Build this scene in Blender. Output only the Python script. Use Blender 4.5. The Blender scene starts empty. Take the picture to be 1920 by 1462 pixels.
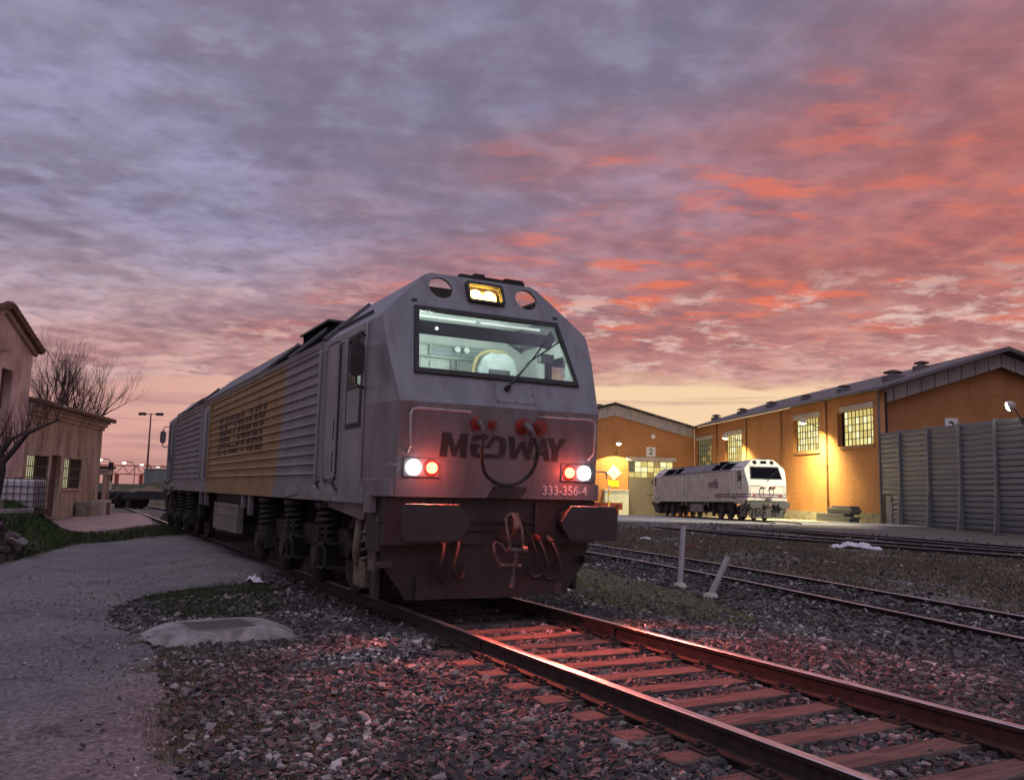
import bpy, bmesh, math, random
import numpy as np
from mathutils import Matrix, Vector
random.seed(7); RNG = np.random.default_rng(7)
S = bpy.context.scene
COL = S.collection
PI = math.pi

# ------------------------------------------------------------------ camera
CAM = np.array([8.4704, -4.6159, 1.3911]); YAW, PITCH, ROLL, FPX = 2.6525, .1188, .0229, 1595.62
cf = Vector((math.cos(PITCH)*math.cos(YAW), math.cos(PITCH)*math.sin(YAW), math.sin(PITCH)))
cr0 = cf.cross(Vector((0, 0, 1))).normalized(); cu0 = cr0.cross(cf)
cr = math.cos(ROLL)*cr0 + math.sin(ROLL)*cu0; cu = -math.sin(ROLL)*cr0 + math.cos(ROLL)*cu0
cam = bpy.data.objects.new('camera', bpy.data.cameras.new('camera')); COL.objects.link(cam)
m = Matrix((cr, cu, -cf)).transposed().to_4x4(); m.translation = Vector(CAM)
cam.matrix_world = m
cam.data.sensor_width = 36; cam.data.lens = FPX/1920*36; cam.data.clip_end = 4000; cam.data.clip_start = .05
S.camera = cam

# ------------------------------------------------------------------ node helper
class NT:
    def __init__(s, tree): s.t = tree; s.n = tree.nodes; s.l = tree.links
    def new(s, typ, **kw):
        n = s.n.new(typ)
        for k, v in kw.items(): setattr(n, k, v)
        return n
    def put(s, sock, v):
        if isinstance(v, bpy.types.NodeSocket): s.l.new(v, sock)
        elif v is not None:
            if sock.type == 'RGBA' and len(v) == 3: v = (*v, 1)
            sock.default_value = v
    def m(s, op, a, b=None, c=None, clamp=False):
        n = s.new('ShaderNodeMath', operation=op, use_clamp=clamp)
        for i, v in enumerate((a, b, c)):
            if v is not None: s.put(n.inputs[i], v)
        return n.outputs[0]
    def sstep(s, x, a, b):
        n = s.new('ShaderNodeMapRange', interpolation_type='SMOOTHSTEP')
        s.put(n.inputs[0], x); s.put(n.inputs[1], a); s.put(n.inputs[2], b)
        n.inputs[3].default_value = 0; n.inputs[4].default_value = 1
        return n.outputs[0]
    def mix(s, f, a, b, blend='MIX'):
        n = s.new('ShaderNodeMix', data_type='RGBA', blend_type=blend)
        s.put(n.inputs[0], f); s.put(n.inputs[6], a); s.put(n.inputs[7], b)
        return n.outputs[2]
    def noise(s, vec, scale, detail=4, rough=.5, dist=0, dim='3D'):
        n = s.new('ShaderNodeTexNoise', noise_dimensions=dim)
        if vec is not None: s.put(n.inputs['Vector'], vec)
        n.inputs['Scale'].default_value = scale; n.inputs['Detail'].default_value = detail
        n.inputs['Roughness'].default_value = rough; n.inputs['Distortion'].default_value = dist
        return n.outputs['Fac']
    def comb(s, x, y, z):
        n = s.new('ShaderNodeCombineXYZ')
        for i, v in enumerate((x, y, z)): s.put(n.inputs[i], v)
        return n.outputs[0]
    def sep(s, v):
        n = s.new('ShaderNodeSeparateXYZ'); s.put(n.inputs[0], v); return n.outputs
    def ramp(s, f, stops):
        n = s.new('ShaderNodeValToRGB'); s.put(n.inputs[0], f)
        e = n.color_ramp.elements
        while len(e) < len(stops): e.new(0.5)
        for i, (p, c) in enumerate(stops): e[i].position = p; e[i].color = (*c, 1)
        return n.outputs[0]

# ------------------------------------------------------------------ sky (sunset afterglow under broken altocumulus)
world = bpy.data.worlds.new('World'); S.world = world; world.use_nodes = True
def build_sky():
    w = NT(world.node_tree); w.n.clear()
    d = w.new('ShaderNodeTexCoord').outputs['Generated']
    x, y, z = w.sep(d)
    zc = w.m('MAXIMUM', z, 0.0)
    el = w.m('MULTIPLY', w.m('ARCSINE', z), 57.2958)
    SUN_AZ = 1.92                                   # azimuth of the afterglow
    sx, sy = math.cos(SUN_AZ), math.sin(SUN_AZ)
    hl = w.m('SQRT', w.m('ADD', w.m('MULTIPLY', x, x), w.m('ADD', w.m('MULTIPLY', y, y), 1e-6)))
    dt = w.m('DIVIDE', w.m('ADD', w.m('MULTIPLY', x, sx), w.m('MULTIPLY', y, sy)), hl)
    az = w.m('MULTIPLY', w.m('ARCCOSINE', w.m('MINIMUM', w.m('MAXIMUM', dt, -1.), 1.)), 57.2958)
    inv = w.m('DIVIDE', 1.0, w.m('ADD', zc, .10))
    u, v = w.m('MULTIPLY', x, inv), w.m('MULTIPLY', y, inv)
    # rotate the cloud layer so the streets run across the view
    a = 2.6525
    ua = w.m('ADD', w.m('MULTIPLY', u, math.cos(a)), w.m('MULTIPLY', v, math.sin(a)))
    va = w.m('SUBTRACT', w.m('MULTIPLY', v, math.cos(a)), w.m('MULTIPLY', u, math.sin(a)))
    def dens_at(du, dv):
        uu = w.m('ADD', ua, du); vv = w.m('MULTIPLY', w.m('ADD', va, dv), .80)
        b_ = w.noise(w.comb(uu, vv, .37), .95, 2, .5, .1); m_ = w.noise(w.comb(uu, vv, 3.7), 4.3, 4, .52, .08); f_ = w.noise(w.comb(uu, vv, 8.2), 11.5, 5, .55, .08)
        return w.m('ADD', w.m('MULTIPLY', b_, .26), w.m('ADD', w.m('MULTIPLY', m_, .40), w.m('MULTIPLY', f_, .34))), m_, b_
    dens, mid, big = dens_at(0., 0.)
    dens2, _, _ = dens_at(-.03, -.055)
    rel = w.m('MULTIPLY', w.m('SUBTRACT', dens, dens2), 10.0)                       # relief towards the glow
    p = w.comb(ua, w.m('MULTIPLY', va, .60), .37)
    cloud = w.sstep(dens, .40, .555)
    wob = w.m('MULTIPLY', w.m('SUBTRACT', w.noise(p, 1.7, 5, .55), .5), 22)
    bound = w.m('MAXIMUM', w.m('SUBTRACT', 32.0, w.m('MULTIPLY', az, .34)), 4.0)
    R = w.sstep(w.m('ADD', w.m('SUBTRACT', bound, el), wob), -8.0, 11.0)          # red afterglow region
    low = w.sstep(el, 18.0, 5.0)                                                   # towards the horizon
    body = w.mix(R, (.238, .212, .305), (.465, .165, .157))
    body = w.mix(w.m('MULTIPLY', low, w.m('SUBTRACT', 1.0, w.m('MULTIPLY', R, .55))), body, (.47, .275, .280))
    gap = w.mix(R, (.345, .322, .495), (.57, .225, .215))
    gap = w.mix(w.m('MULTIPLY', low, .75), gap, (.84, .54, .46))
    c = w.mix(cloud, gap, body)
    dk = w.mix(R, (.168, .148, .215), (.300, .108, .115)); dk = w.mix(w.m('MULTIPLY', low, .6), dk, (.30, .155, .165))
    lt = w.mix(R, (.40, .375, .53), (.74, .25, .185)); lt = w.mix(w.m('MULTIPLY', low, .7), lt, (.90, .58, .48))
    c = w.mix(w.m('MULTIPLY', w.m('MINIMUM', w.m('MAXIMUM', w.m('MULTIPLY', rel, -1.), 0.), 1.), .62), c, dk)
    c = w.mix(w.m('MULTIPLY', w.m('MINIMUM', w.m('MAXIMUM', rel, 0.), 1.), .52), c, lt)
    c = w.mix(w.m('MULTIPLY', w.sstep(big, .48, .68), .35), c, dk)
    # orange under-lit tufts
    hi = w.noise(w.comb(w.m('MULTIPLY', ua, 1.15), w.m('MULTIPLY', va, .5), 9.3), 7.5, 5, .56, .1)
    patch = w.sstep(w.noise(w.comb(ua, va, 21.), 1.1, 3, .5), .36, .58)
    tuft = w.m('MULTIPLY', w.m('MULTIPLY', w.sstep(hi, .50, .66), patch), w.m('MULTIPLY', w.sstep(R, .15, .75), w.sstep(el, 8.0, 12.5)))
    c = w.mix(w.m('MULTIPLY', tuft, .9), c, (.80, .19, .115))
    # lacy bright breaks low over the sheds
    ln = w.noise(w.comb(ua, w.m('MULTIPLY', va, .9), 2.2), 5.2, 7, .62, .15)
    lace = w.m('MULTIPLY', w.sstep(ln, .52, .66), w.m('MULTIPLY', w.sstep(el, 6.6, 9.0), w.sstep(el, 16.0, 11.0)))
    lace = w.m('MULTIPLY', lace, w.sstep(az, 80., 40.))
    c = w.mix(w.m('MULTIPLY', lace, .72), c, (.84, .60, .53))
    # clear strip along the horizon
    strip = w.mix(w.sstep(az, 68.0, 42.0), (.78, .42, .37), (1.0, .71, .45))
    strip = w.mix(w.sstep(el, 3.2, .4), strip, (.58, .29, .26))
    nish = w.new('ShaderNodeTexSky', sky_type='NISHITA', sun_disc=False, sun_elevation=math.radians(.5), sun_rotation=PI/2-SUN_AZ)
    strip = w.mix(.10, strip, w.mix(1., nish.outputs[0], (.12, .12, .12), 'MULTIPLY'))
    edge = w.m('ADD', el, w.m('MULTIPLY', w.m('SUBTRACT', w.noise(w.comb(ua, w.m('MULTIPLY', va, .5), 7.), 1.6, 6, .55, .4), .5), 7.5))
    thr = w.mix(w.sstep(az, 80., 45.), (4.2,)*3, (7.6,)*3)
    sf = w.sstep(w.m('SUBTRACT', edge, w.sep(thr)[0]), 1.0, -.6)
    c = w.mix(sf, c, strip)
    bars = w.m('MULTIPLY', w.sstep(w.noise(w.comb(w.m('MULTIPLY', az, .035), w.m('MULTIPLY', el, .9), 0.), 1.6, 4, .5, .2), .50, .66), w.sstep(el, 9., 5.))
    c = w.mix(w.m('MULTIPLY', bars, .6), c, (.46, .23, .24))
    c = w.mix(w.sstep(el, -.2, -2.5), c, (.075, .06, .065))
    bg = w.new('ShaderNodeBackground'); w.put(bg.inputs[0], c); bg.inputs[1].default_value = 1.0
    w.l.new(bg.outputs[0], w.new('ShaderNodeOutputWorld').inputs[0])
build_sky()
sun = bpy.data.objects.new('sun', bpy.data.lights.new('sun', 'SUN')); COL.objects.link(sun)
sun.data.energy = .70; sun.data.angle = math.radians(60); sun.data.color = (.94, .91, 1.0)
sun.rotation_euler = Vector((-.38, .22, -.90)).to_track_quat('-Z', 'Y').to_euler()
S.view_settings.view_transform = 'Standard'; S.view_settings.look = 'None'
S.view_settings.exposure = 0.0; S.view_settings.gamma = 1.0
S.cycles.use_denoising = True
S.cycles.max_bounces = 6; S.cycles.diffuse_bounces = 3; S.cycles.glossy_bounces = 3; S.cycles.transparent_max_bounces = 12
S.cycles.sample_clamp_indirect = 4.0; S.cycles.caustics_reflective = False; S.cycles.caustics_refractive = False

# ------------------------------------------------------------------ materials
MATS = {}
def mat(name, c1, c2=None, scale=6., rough=.6, metal=0., bump=0., bscale=40., lo=.38, hi=.66, stretch=(1, 1, 1), dirt=None, emit=None, spec=.5, rvar=.0, detail=6):
    if name in MATS: return MATS[name]
    mm = bpy.data.materials.new(name); mm.use_nodes = True; MATS[name] = mm
    t = NT(mm.node_tree); b = t.n['Principled BSDF']
    co = t.new('ShaderNodeTexCoord').outputs['Object']
    mp = t.new('ShaderNodeMapping'); t.put(mp.inputs[0], co); mp.inputs[3].default_value = stretch
    v = mp.outputs[0]
    c = None
    if c2 is not None:
        f = t.sstep(t.noise(v, scale, detail, .58, .2), lo, hi)
        c = t.mix(f, c1, c2)
    if dirt is not None:
        dc, ds, dlo, dhi, damt = dirt
        f2 = t.m('MULTIPLY', t.sstep(t.noise(v, ds, 7, .62, .5), dlo, dhi), damt)
        c = t.mix(f2, c if c is not None else c1, dc)
    t.put(b.inputs['Base Color'], c if c is not None else c1)
    if rvar:
        rr = t.m('ADD', rough-rvar/2, t.m('MULTIPLY', t.noise(v, scale*2.3, 5, .6), rvar)); t.put(b.inputs['Roughness'], rr)
    else: b.inputs['Roughness'].default_value = rough
    b.inputs['Metallic'].default_value = metal
    b.inputs['Specular IOR Level'].default_value = spec
    if bump:
        bn = t.new('ShaderNodeBump'); bn.inputs['Strength'].default_value = bump; bn.inputs['Distance'].default_value = .02
        t.put(bn.inputs['Height'], t.noise(v, bscale, 6, .6)); t.l.new(bn.outputs[0], b.inputs['Normal'])
    if emit:
        t.put(b.inputs['Emission Color'], emit[0]); b.inputs['Emission Strength'].default_value = emit[1]
    return mm
def mat_random(name, stops, rough=.8, bump=0., bscale=60):
    """colour picked per piece from its 'rnd' attribute"""
    mm = bpy.data.materials.new(name); mm.use_nodes = True; MATS[name] = mm
    t = NT(mm.node_tree); b = t.n['Principled BSDF']
    at = t.new('ShaderNodeAttribute'); at.attribute_name = 'rnd'
    c = t.ramp(at.outputs['Fac'], stops)
    t.put(b.inputs['Base Color'], c); b.inputs['Roughness'].default_value = rough
    if bump:
        bn = t.new('ShaderNodeBump'); bn.inputs['Strength'].default_value = bump; bn.inputs['Distance'].default_value = .01
        t.put(bn.inputs['Height'], t.noise(t.new('ShaderNodeTexCoord').outputs['Object'], bscale, 4)); t.l.new(bn.outputs[0], b.inputs['Normal'])
    return mm
def glass(name, tint=(1, 1, 1), refl=1.0):
    if name in MATS: return MATS[name]
    mm = bpy.data.materials.new(name); mm.use_nodes = True; MATS[name] = mm
    t = NT(mm.node_tree); t.n.clear()
    tr = t.new('ShaderNodeBsdfTransparent'); t.put(tr.inputs[0], tint)
    gl = t.new('ShaderNodeBsdfGlossy'); gl.inputs['Roughness'].default_value = .03
    fr = t.new('ShaderNodeFresnel'); fr.inputs[0].default_value = 1.45
    mx = t.new('ShaderNodeMixShader'); t.put(mx.inputs[0], t.m('MULTIPLY', fr.outputs[0], refl))
    t.l.new(tr.outputs[0], mx.inputs[1]); t.l.new(gl.outputs[0], mx.inputs[2])
    t.l.new(mx.outputs[0], t.new('ShaderNodeOutputMaterial').inputs[0])
    return mm
def brick_mat(name, c1, c2, mortar):
    mm = bpy.data.materials.new(name); mm.use_nodes = True; MATS[name] = mm
    t = NT(mm.node_tree); b = t.n['Principled BSDF']
    co = t.new('ShaderNodeTexCoord').outputs['Object']; x, y, z = t.sep(co)
    v = t.comb(t.m('ADD', x, y), z, 0.)
    br = t.new('ShaderNodeTexBrick'); t.put(br.inputs['Vector'], v)
    br.inputs['Scale'].default_value = 1.0; br.inputs['Brick Width'].default_value = .30; br.inputs['Row Height'].default_value = .105
    br.inputs['Mortar Size'].default_value = .016; t.put(br.inputs['Color1'], c1); t.put(br.inputs['Color2'], c2); t.put(br.inputs['Mortar'], mortar)
    n1 = t.sstep(t.noise(co, .35, 5, .6), .35, .7)
    n2 = t.sstep(t.noise(t.comb(t.m('MULTIPLY', t.m('ADD', x, y), 1.3), t.m('MULTIPLY', z, .15), 0.), 1.0, 5, .6), .5, .75)
    c = t.mix(t.m('MULTIPLY', n1, .3), br.outputs['Color'], tuple(q*.62 for q in c1))
    c = t.mix(t.m('MULTIPLY', n2, .25), c, tuple(q*.5 for q in c2))
    t.put(b.inputs['Base Color'], c); b.inputs['Roughness'].default_value = .85
    bn = t.new('ShaderNodeBump'); bn.inputs['Strength'].default_value = .6; bn.inputs['Distance'].default_value = .02; bn.invert = True
    t.put(bn.inputs['Height'], br.outputs['Fac']); t.l.new(bn.outputs[0], b.inputs['Normal'])
    return mm

# ------------------------------------------------------------------ mesh helpers
def link(o, parent=None):
    COL.objects.link(o)
    if parent is not None: o.parent = parent
    return o
def tag(o, label=None, cat=None, group=None, kind=None):
    for k, v in (('label', label), ('category', cat), ('group', group), ('kind', kind)):
        if v: o[k] = v
    return o
def empty(name, loc=(0, 0, 0), rz=0., **kw):
    o = bpy.data.objects.new(name, None); o.empty_display_size = .2
    o.location = loc; o.rotation_euler = (0, 0, rz); link(o); return tag(o, **kw)
def setmat(me, mt):
    for q in (mt if isinstance(mt, (list, tuple)) else [mt]): me.materials.append(q)
def mesh_obj(name, verts, faces, mt, parent=None, smooth=False, T=None):
    me = bpy.data.meshes.new(name)
    if T is not None: verts = [T @ Vector(v) for v in verts]
    me.from_pydata([tuple(v) for v in verts], [], faces); me.validate(); me.update()
    setmat(me, mt)
    if smooth: me.polygons.foreach_set('use_smooth', [True]*len(me.polygons))
    return link(bpy.data.objects.new(name, me), parent)
class MB:
    """collects shapes for one mesh object"""
    def __init__(s): s.v = []; s.f = []; s.mi = []; s.cur = 0
    def add(s, vs, fs):
        o = len(s.v); s.v += [tuple(q) for q in vs]; s.f += [tuple(i+o for i in f) for f in fs]; s.mi += [s.cur]*len(fs); return s
    def box(s, x0, x1, y0, y1, z0, z1, T=None):
        vs = [Vector((x, y, z)) for z in (z0, z1) for y in (y0, y1) for x in (x0, x1)]
        if T is not None: vs = [T @ v for v in vs]
        return s.add(vs, [(0, 2, 3, 1), (4, 5, 7, 6), (0, 1, 5, 4), (2, 6, 7, 3), (0, 4, 6, 2), (1, 3, 7, 5)])
    def tube(s, pts, r, n=8, cap=True):
        pts = [Vector(p) for p in pts]; rs = r if isinstance(r, (list, tuple)) else [r]*len(pts)
        rings = []; up = None
        for i, p in enumerate(pts):
            d = (pts[min(i+1, len(pts)-1)] - pts[max(i-1, 0)]).normalized()
            if up is None:
                up = Vector((0, 0, 1)) if abs(d.z) < .9 else Vector((1, 0, 0))
            a = (up - d*up.dot(d))
            if a.length < 1e-4: a = d.orthogonal()
            a.normalize(); up = a; b = d.cross(a)
            rings.append([p + (a*math.cos(k*2*PI/n) + b*math.sin(k*2*PI/n))*rs[i] for k in range(n)])
        vs = [v for rg in rings for v in rg]; fs = []
        for i in range(len(pts)-1):
            for k in range(n):
                k2 = (k+1) % n; fs.append((i*n+k, i*n+k2, (i+1)*n+k2, (i+1)*n+k))
        if cap: fs += [tuple(range(n-1, -1, -1)), tuple((len(pts)-1)*n+k for k in range(n))]
        return s.add(vs, fs)
    def cyl(s, p0, p1, r, n=20, r1=None): return s.tube([p0, p1], [r, r if r1 is None else r1], n)
    def prism(s, poly, axis, a, b):
        """poly 2D list extruded between a and b along axis ('x': poly is (y,z); 'y': (x,z); 'z': (x,y))"""
        def P(q, h): return {'x': (h, q[0], q[1]), 'y': (q[0], h, q[1]), 'z': (q[0], q[1], h)}[axis]
        n = len(poly); vs = [P(q, a) for q in poly] + [P(q, b) for q in poly]
        fs = [tuple(range(n)), tuple(range(2*n-1, n-1, -1))] + [(i, i+n, (i+1) % n+n, (i+1) % n) for i in range(n)]
        return s.add(vs, fs)
    def build(s, name, mt, parent=None, smooth=False, T=None, bevel=0., recalc=True, autos=None):
        me = bpy.data.meshes.new(name)
        vs = s.v if T is None else [tuple(T @ Vector(v)) for v in s.v]
        me.from_pydata(vs, [], s.f); setmat(me, mt)
        if isinstance(mt, (list, tuple)): me.polygons.foreach_set('material_index', s.mi)
        if recalc or bevel:
            bm = bmesh.new(); bm.from_mesh(me)
            if bevel:
                ed = [e for e in bm.edges if len(e.link_faces) == 2 and e.calc_face_angle(0) > .5]
                bmesh.ops.bevel(bm, geom=ed, offset=bevel, segments=2, affect='EDGES', profile=.5, clamp_overlap=True)
            if recalc: bmesh.ops.recalc_face_normals(bm, faces=bm.faces)
            bm.to_mesh(me); bm.free()
        if smooth:
            me.polygons.foreach_set('use_smooth', [True]*len(me.polygons))
            try: me.set_sharp_from_angle(angle=math.radians(autos or 40))
            except Exception: pass
        me.update()
        return link(bpy.data.objects.new(name, me), parent)
def circle(cx, cy, r, n=28): return [(cx+r*math.cos(2*PI*k/n), cy+r*math.sin(2*PI*k/n)) for k in range(n)]
def rrect(x0, x1, y0, y1, r, n=5):
    out = []
    for cx, cy, a in ((x1-r, y1-r, 0), (x0+r, y1-r, 90), (x0+r, y0+r, 180), (x1-r, y0+r, 270)):
        for k in range(n+1):
            t = math.radians(a+90*k/n); out.append((cx+r*math.cos(t), cy+r*math.sin(t)))
    return out
def plate_mesh(name, loops, thick):
    """flat plate with holes: 2D loops in local xy, thickness along local z"""
    cu_ = bpy.data.curves.new(name, 'CURVE'); cu_.dimensions = '2D'; cu_.fill_mode = 'BOTH'; cu_.extrude = thick/2
    for lp in loops:
        sp = cu_.splines.new('POLY'); sp.points.add(len(lp)-1)
        for i, q in enumerate(lp): sp.points[i].co = (q[0], q[1], 0, 1)
        sp.use_cyclic_u = True
    tmp = bpy.data.objects.new('tmp', cu_); COL.objects.link(tmp)
    dg = bpy.context.evaluated_depsgraph_get()
    me = bpy.data.meshes.new_from_object(tmp.evaluated_get(dg)); me.name = name
    bpy.data.objects.remove(tmp); bpy.data.curves.remove(cu_)
    return me
def plate(name, loops, thick, T, mt, parent=None):
    me = plate_mesh(name, loops, thick); me.transform(T); me.update()
    me.materials.clear(); setmat(me, mt)
    return link(bpy.data.objects.new(name, me), parent)
def text_mesh(name, body, size, T, mt, parent=None, thick=.001, align='CENTER', bold=0.0):
    cu_ = bpy.data.curves.new(name, 'FONT'); cu_.body = body; cu_.size = size; cu_.extrude = thick; cu_.align_x = align; cu_.align_y = 'CENTER'; cu_.offset = bold
    tmp = bpy.data.objects.new('tmp', cu_); COL.objects.link(tmp)
    dg = bpy.context.evaluated_depsgraph_get()
    me = bpy.data.meshes.new_from_object(tmp.evaluated_get(dg)); me.name = name
    bpy.data.objects.remove(tmp); bpy.data.curves.remove(cu_)
    me.transform(T); me.materials.clear(); setmat(me, mt)
    return link(bpy.data.objects.new(name, me), parent)
def frame(o, ex, ey, ez):
    """matrix whose local x,y,z go to ex,ey,ez at origin o"""
    M_ = Matrix((Vector(ex), Vector(ey), Vector(ez))).transposed().to_4x4(); M_.translation = Vector(o); return M_
def copy_tree(o, parent=None):
    c = o.copy(); COL.objects.link(c); c.parent = parent
    for k in ('label',):
        if k in c and parent is None: del c[k]
    for ch in list(o.children): copy_tree(ch, c)
    return c
def spline(pts, k=4):
    out = []
    for i in range(len(pts)-1):
        p0, p1, p2, p3 = [Vector(pts[max(0, min(len(pts)-1, i+q))]) for q in (-1, 0, 1, 2)]
        for a in range(k):
            t = a/k; out.append(.5*((2*p1)+(p2-p0)*t+(2*p0-5*p1+4*p2-p3)*t*t+(3*p1-p0-3*p2+p3)*t**3))
    return out+[Vector(pts[-1])]
def stroke(pts, w, close=False):
    """2D polyline to a mitred ribbon outline (single polygon)"""
    P_ = [Vector(p) for p in pts]; L = []; Rr = []
    for i, p in enumerate(P_):
        d0 = (p-P_[i-1]).normalized() if i > 0 else (P_[1]-p).normalized()
        d1 = (P_[i+1]-p).normalized() if i < len(P_)-1 else d0
        n0 = Vector((-d0.y, d0.x)); n1 = Vector((-d1.y, d1.x)); mt_ = (n0+n1)
        mt_ = mt_.normalized() if mt_.length > 1e-5 else n0
        k = w/2/max(.45, mt_.dot(n0)); L.append(p+mt_*k); Rr.append(p-mt_*k)
    return L, Rr
def ribbon(mb, pts, w, T, off=0.):
    L, Rr = stroke(pts, w); n = len(pts)
    vs = [T @ Vector((q.x, q.y, off)) for q in L] + [T @ Vector((q.x, q.y, off)) for q in Rr]
    mb.add(vs, [(i, i+1, n+i+1, n+i) for i in range(n-1)])
def rnd_mesh(name, V, F, rnd_per_vert, mt, parent=None, smooth=False):
    """big mesh from numpy arrays: V (n,3), F (k,3) triangles, random value per vertex"""
    me = bpy.data.meshes.new(name)
    me.vertices.add(len(V)); me.vertices.foreach_set('co', V.astype(np.float32).ravel())
    k = F.shape[1]
    me.loops.add(F.size); me.loops.foreach_set('vertex_index', F.astype(np.int32).ravel())
    me.polygons.add(len(F)); me.polygons.foreach_set('loop_start', np.arange(0, F.size, k, dtype=np.int32))
    at = me.attributes.new('rnd', 'FLOAT', 'POINT'); at.data.foreach_set('value', rnd_per_vert.astype(np.float32))
    me.update(calc_edges=True); setmat(me, mt)
    if not smooth: me.polygons.foreach_set('use_smooth', np.zeros(len(F), dtype=bool))
    return link(bpy.data.objects.new(name, me), parent)

# ------------------------------------------------------------------ terrain
HY = 2.780 - PI                              # direction of the sheds' long axis
E1 = np.array([math.cos(HY), math.sin(HY)]); E2 = np.array([-math.sin(HY), math.cos(HY)])
HC = np.array([-32.46, 46.86])               # near corner of shed 3
def hall(t, u, z=0.): q = HC + E1*t + E2*u; return (q[0], q[1], z)
def sm(x): x = np.clip(x, 0, 1); return x*x*(3-2*x)
def apron_z(t): return np.interp(t, [-60, -39, -19, 3, 20], [-1.1, -1.05, -.455, -.18, -.28])
def zg(X, Y):
    X = np.asarray(X, float); Y = np.asarray(Y, float)
    z = -.20 - .22*sm((Y-1.8)/4.)
    t = (X-HC[0])*E1[0] + (Y-HC[1])*E1[1]
    w = sm((14-t)/8.)*sm((Y-10)/8.)
    z = z*(1-w) + (apron_z(t)-.03)*w
    l = sm((-18-X)/15.)*sm((4-Y)/4.)
    z = z + .13*l
    z = z + .12*sm((Y+3.2)/1.8)*sm((-5.0-X)/2.)*sm((X+27)/5.)*sm((1.2-Y)/.3)
    z = z + .035*np.sin(X*.9+Y*.4)*np.sin(Y*.7-X*.3)*sm((Y-9)/3)*(1-w)
    return z
def ground_material():
    mm = bpy.data.materials.new('soil_and_gravel'); mm.use_nodes = True; MATS['soil'] = mm
    t = NT(mm.node_tree); b = t.n['Principled BSDF']
    co = t.new('ShaderNodeTexCoord').outputs['Object']
    n1 = t.sstep(t.noise(co, .45, 6, .6, .3), .40, .62); n2 = t.noise(co, 9., 8, .7); n3 = t.sstep(t.noise(co, 1.7, 6, .6, .4), .45, .65)
    c = t.mix(n1, (.165, .145, .140), (.120, .105, .060))
    c = t.mix(t.m('MULTIPLY', n3, .6), c, (.20, .185, .185))
    c = t.mix(t.m('MULTIPLY', t.sstep(n2, .35, .7), .55), c, (.06, .052, .048))
    sp = t.new('ShaderNodeTexVoronoi'); t.put(sp.inputs['Vector'], co); sp.inputs['Scale'].default_value = 22
    c = t.mix(t.m('MULTIPLY', t.sstep(sp.outputs['Distance'], .28, .05), .45), c, (.27, .25, .25))
    t.put(b.inputs['Base Color'], c); b.inputs['Roughness'].default_value = .95
    bn = t.new('ShaderNodeBump'); bn.inputs['Strength'].default_value = .9; bn.inputs['Distance'].default_value = .05
    t.put(bn.inputs['Height'], t.noise(co, 14., 8, .7)); t.l.new(bn.outputs[0], b.inputs['Normal'])
    return mm
def build_ground():
    def axis(a, b, step, far):
        core = list(np.arange(a, b+1e-6, step)); out = []; s = step; q = a
        while q > -far: s *= 1.35; q -= s; out.append(q)
        out = out[::-1]+core; s = step; q = b
        while q < far: s *= 1.35; q += s; out.append(q)
        return np.array(out)
    xs = axis(-60, 14, .7, 1500); ys = axis(-14, 50, .7, 1500)
    X, Y = np.meshgrid(xs, ys, indexing='ij'); Z = zg(X, Y)-.02
    far = np.maximum(np.abs(X), np.abs(Y)) > 300; Z = np.where(far, -.5, Z)
    nx, ny = X.shape; V = np.stack([X, Y, Z], -1).reshape(-1, 3)
    i, j = np.meshgrid(np.arange(nx-1), np.arange(ny-1), indexing='ij'); a = (i*ny+j).ravel()
    F = np.stack([a, a+ny, a+ny+1, a+1], 1)
    o = rnd_mesh('ground', V, F, np.zeros(len(V)), ground_material(), smooth=True)
    o.data.polygons.foreach_set('use_smooth', np.ones(len(F), dtype=bool))
    tag(o, kind='structure', label='stony brown yard ground between and around the tracks')
build_ground()
def inside(poly, X, Y):
    X = np.asarray(X); Y = np.asarray(Y); r = np.zeros(X.shape, bool); n = len(poly)
    for i in range(n):
        x0, y0 = poly[i]; x1, y1 = poly[(i+1) % n]
        if y0 == y1: continue
        c = ((y0 > Y) != (y1 > Y)) & (X < (x1-x0)*(Y-y0)/(y1-y0)+x0); r ^= c
    return r
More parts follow.
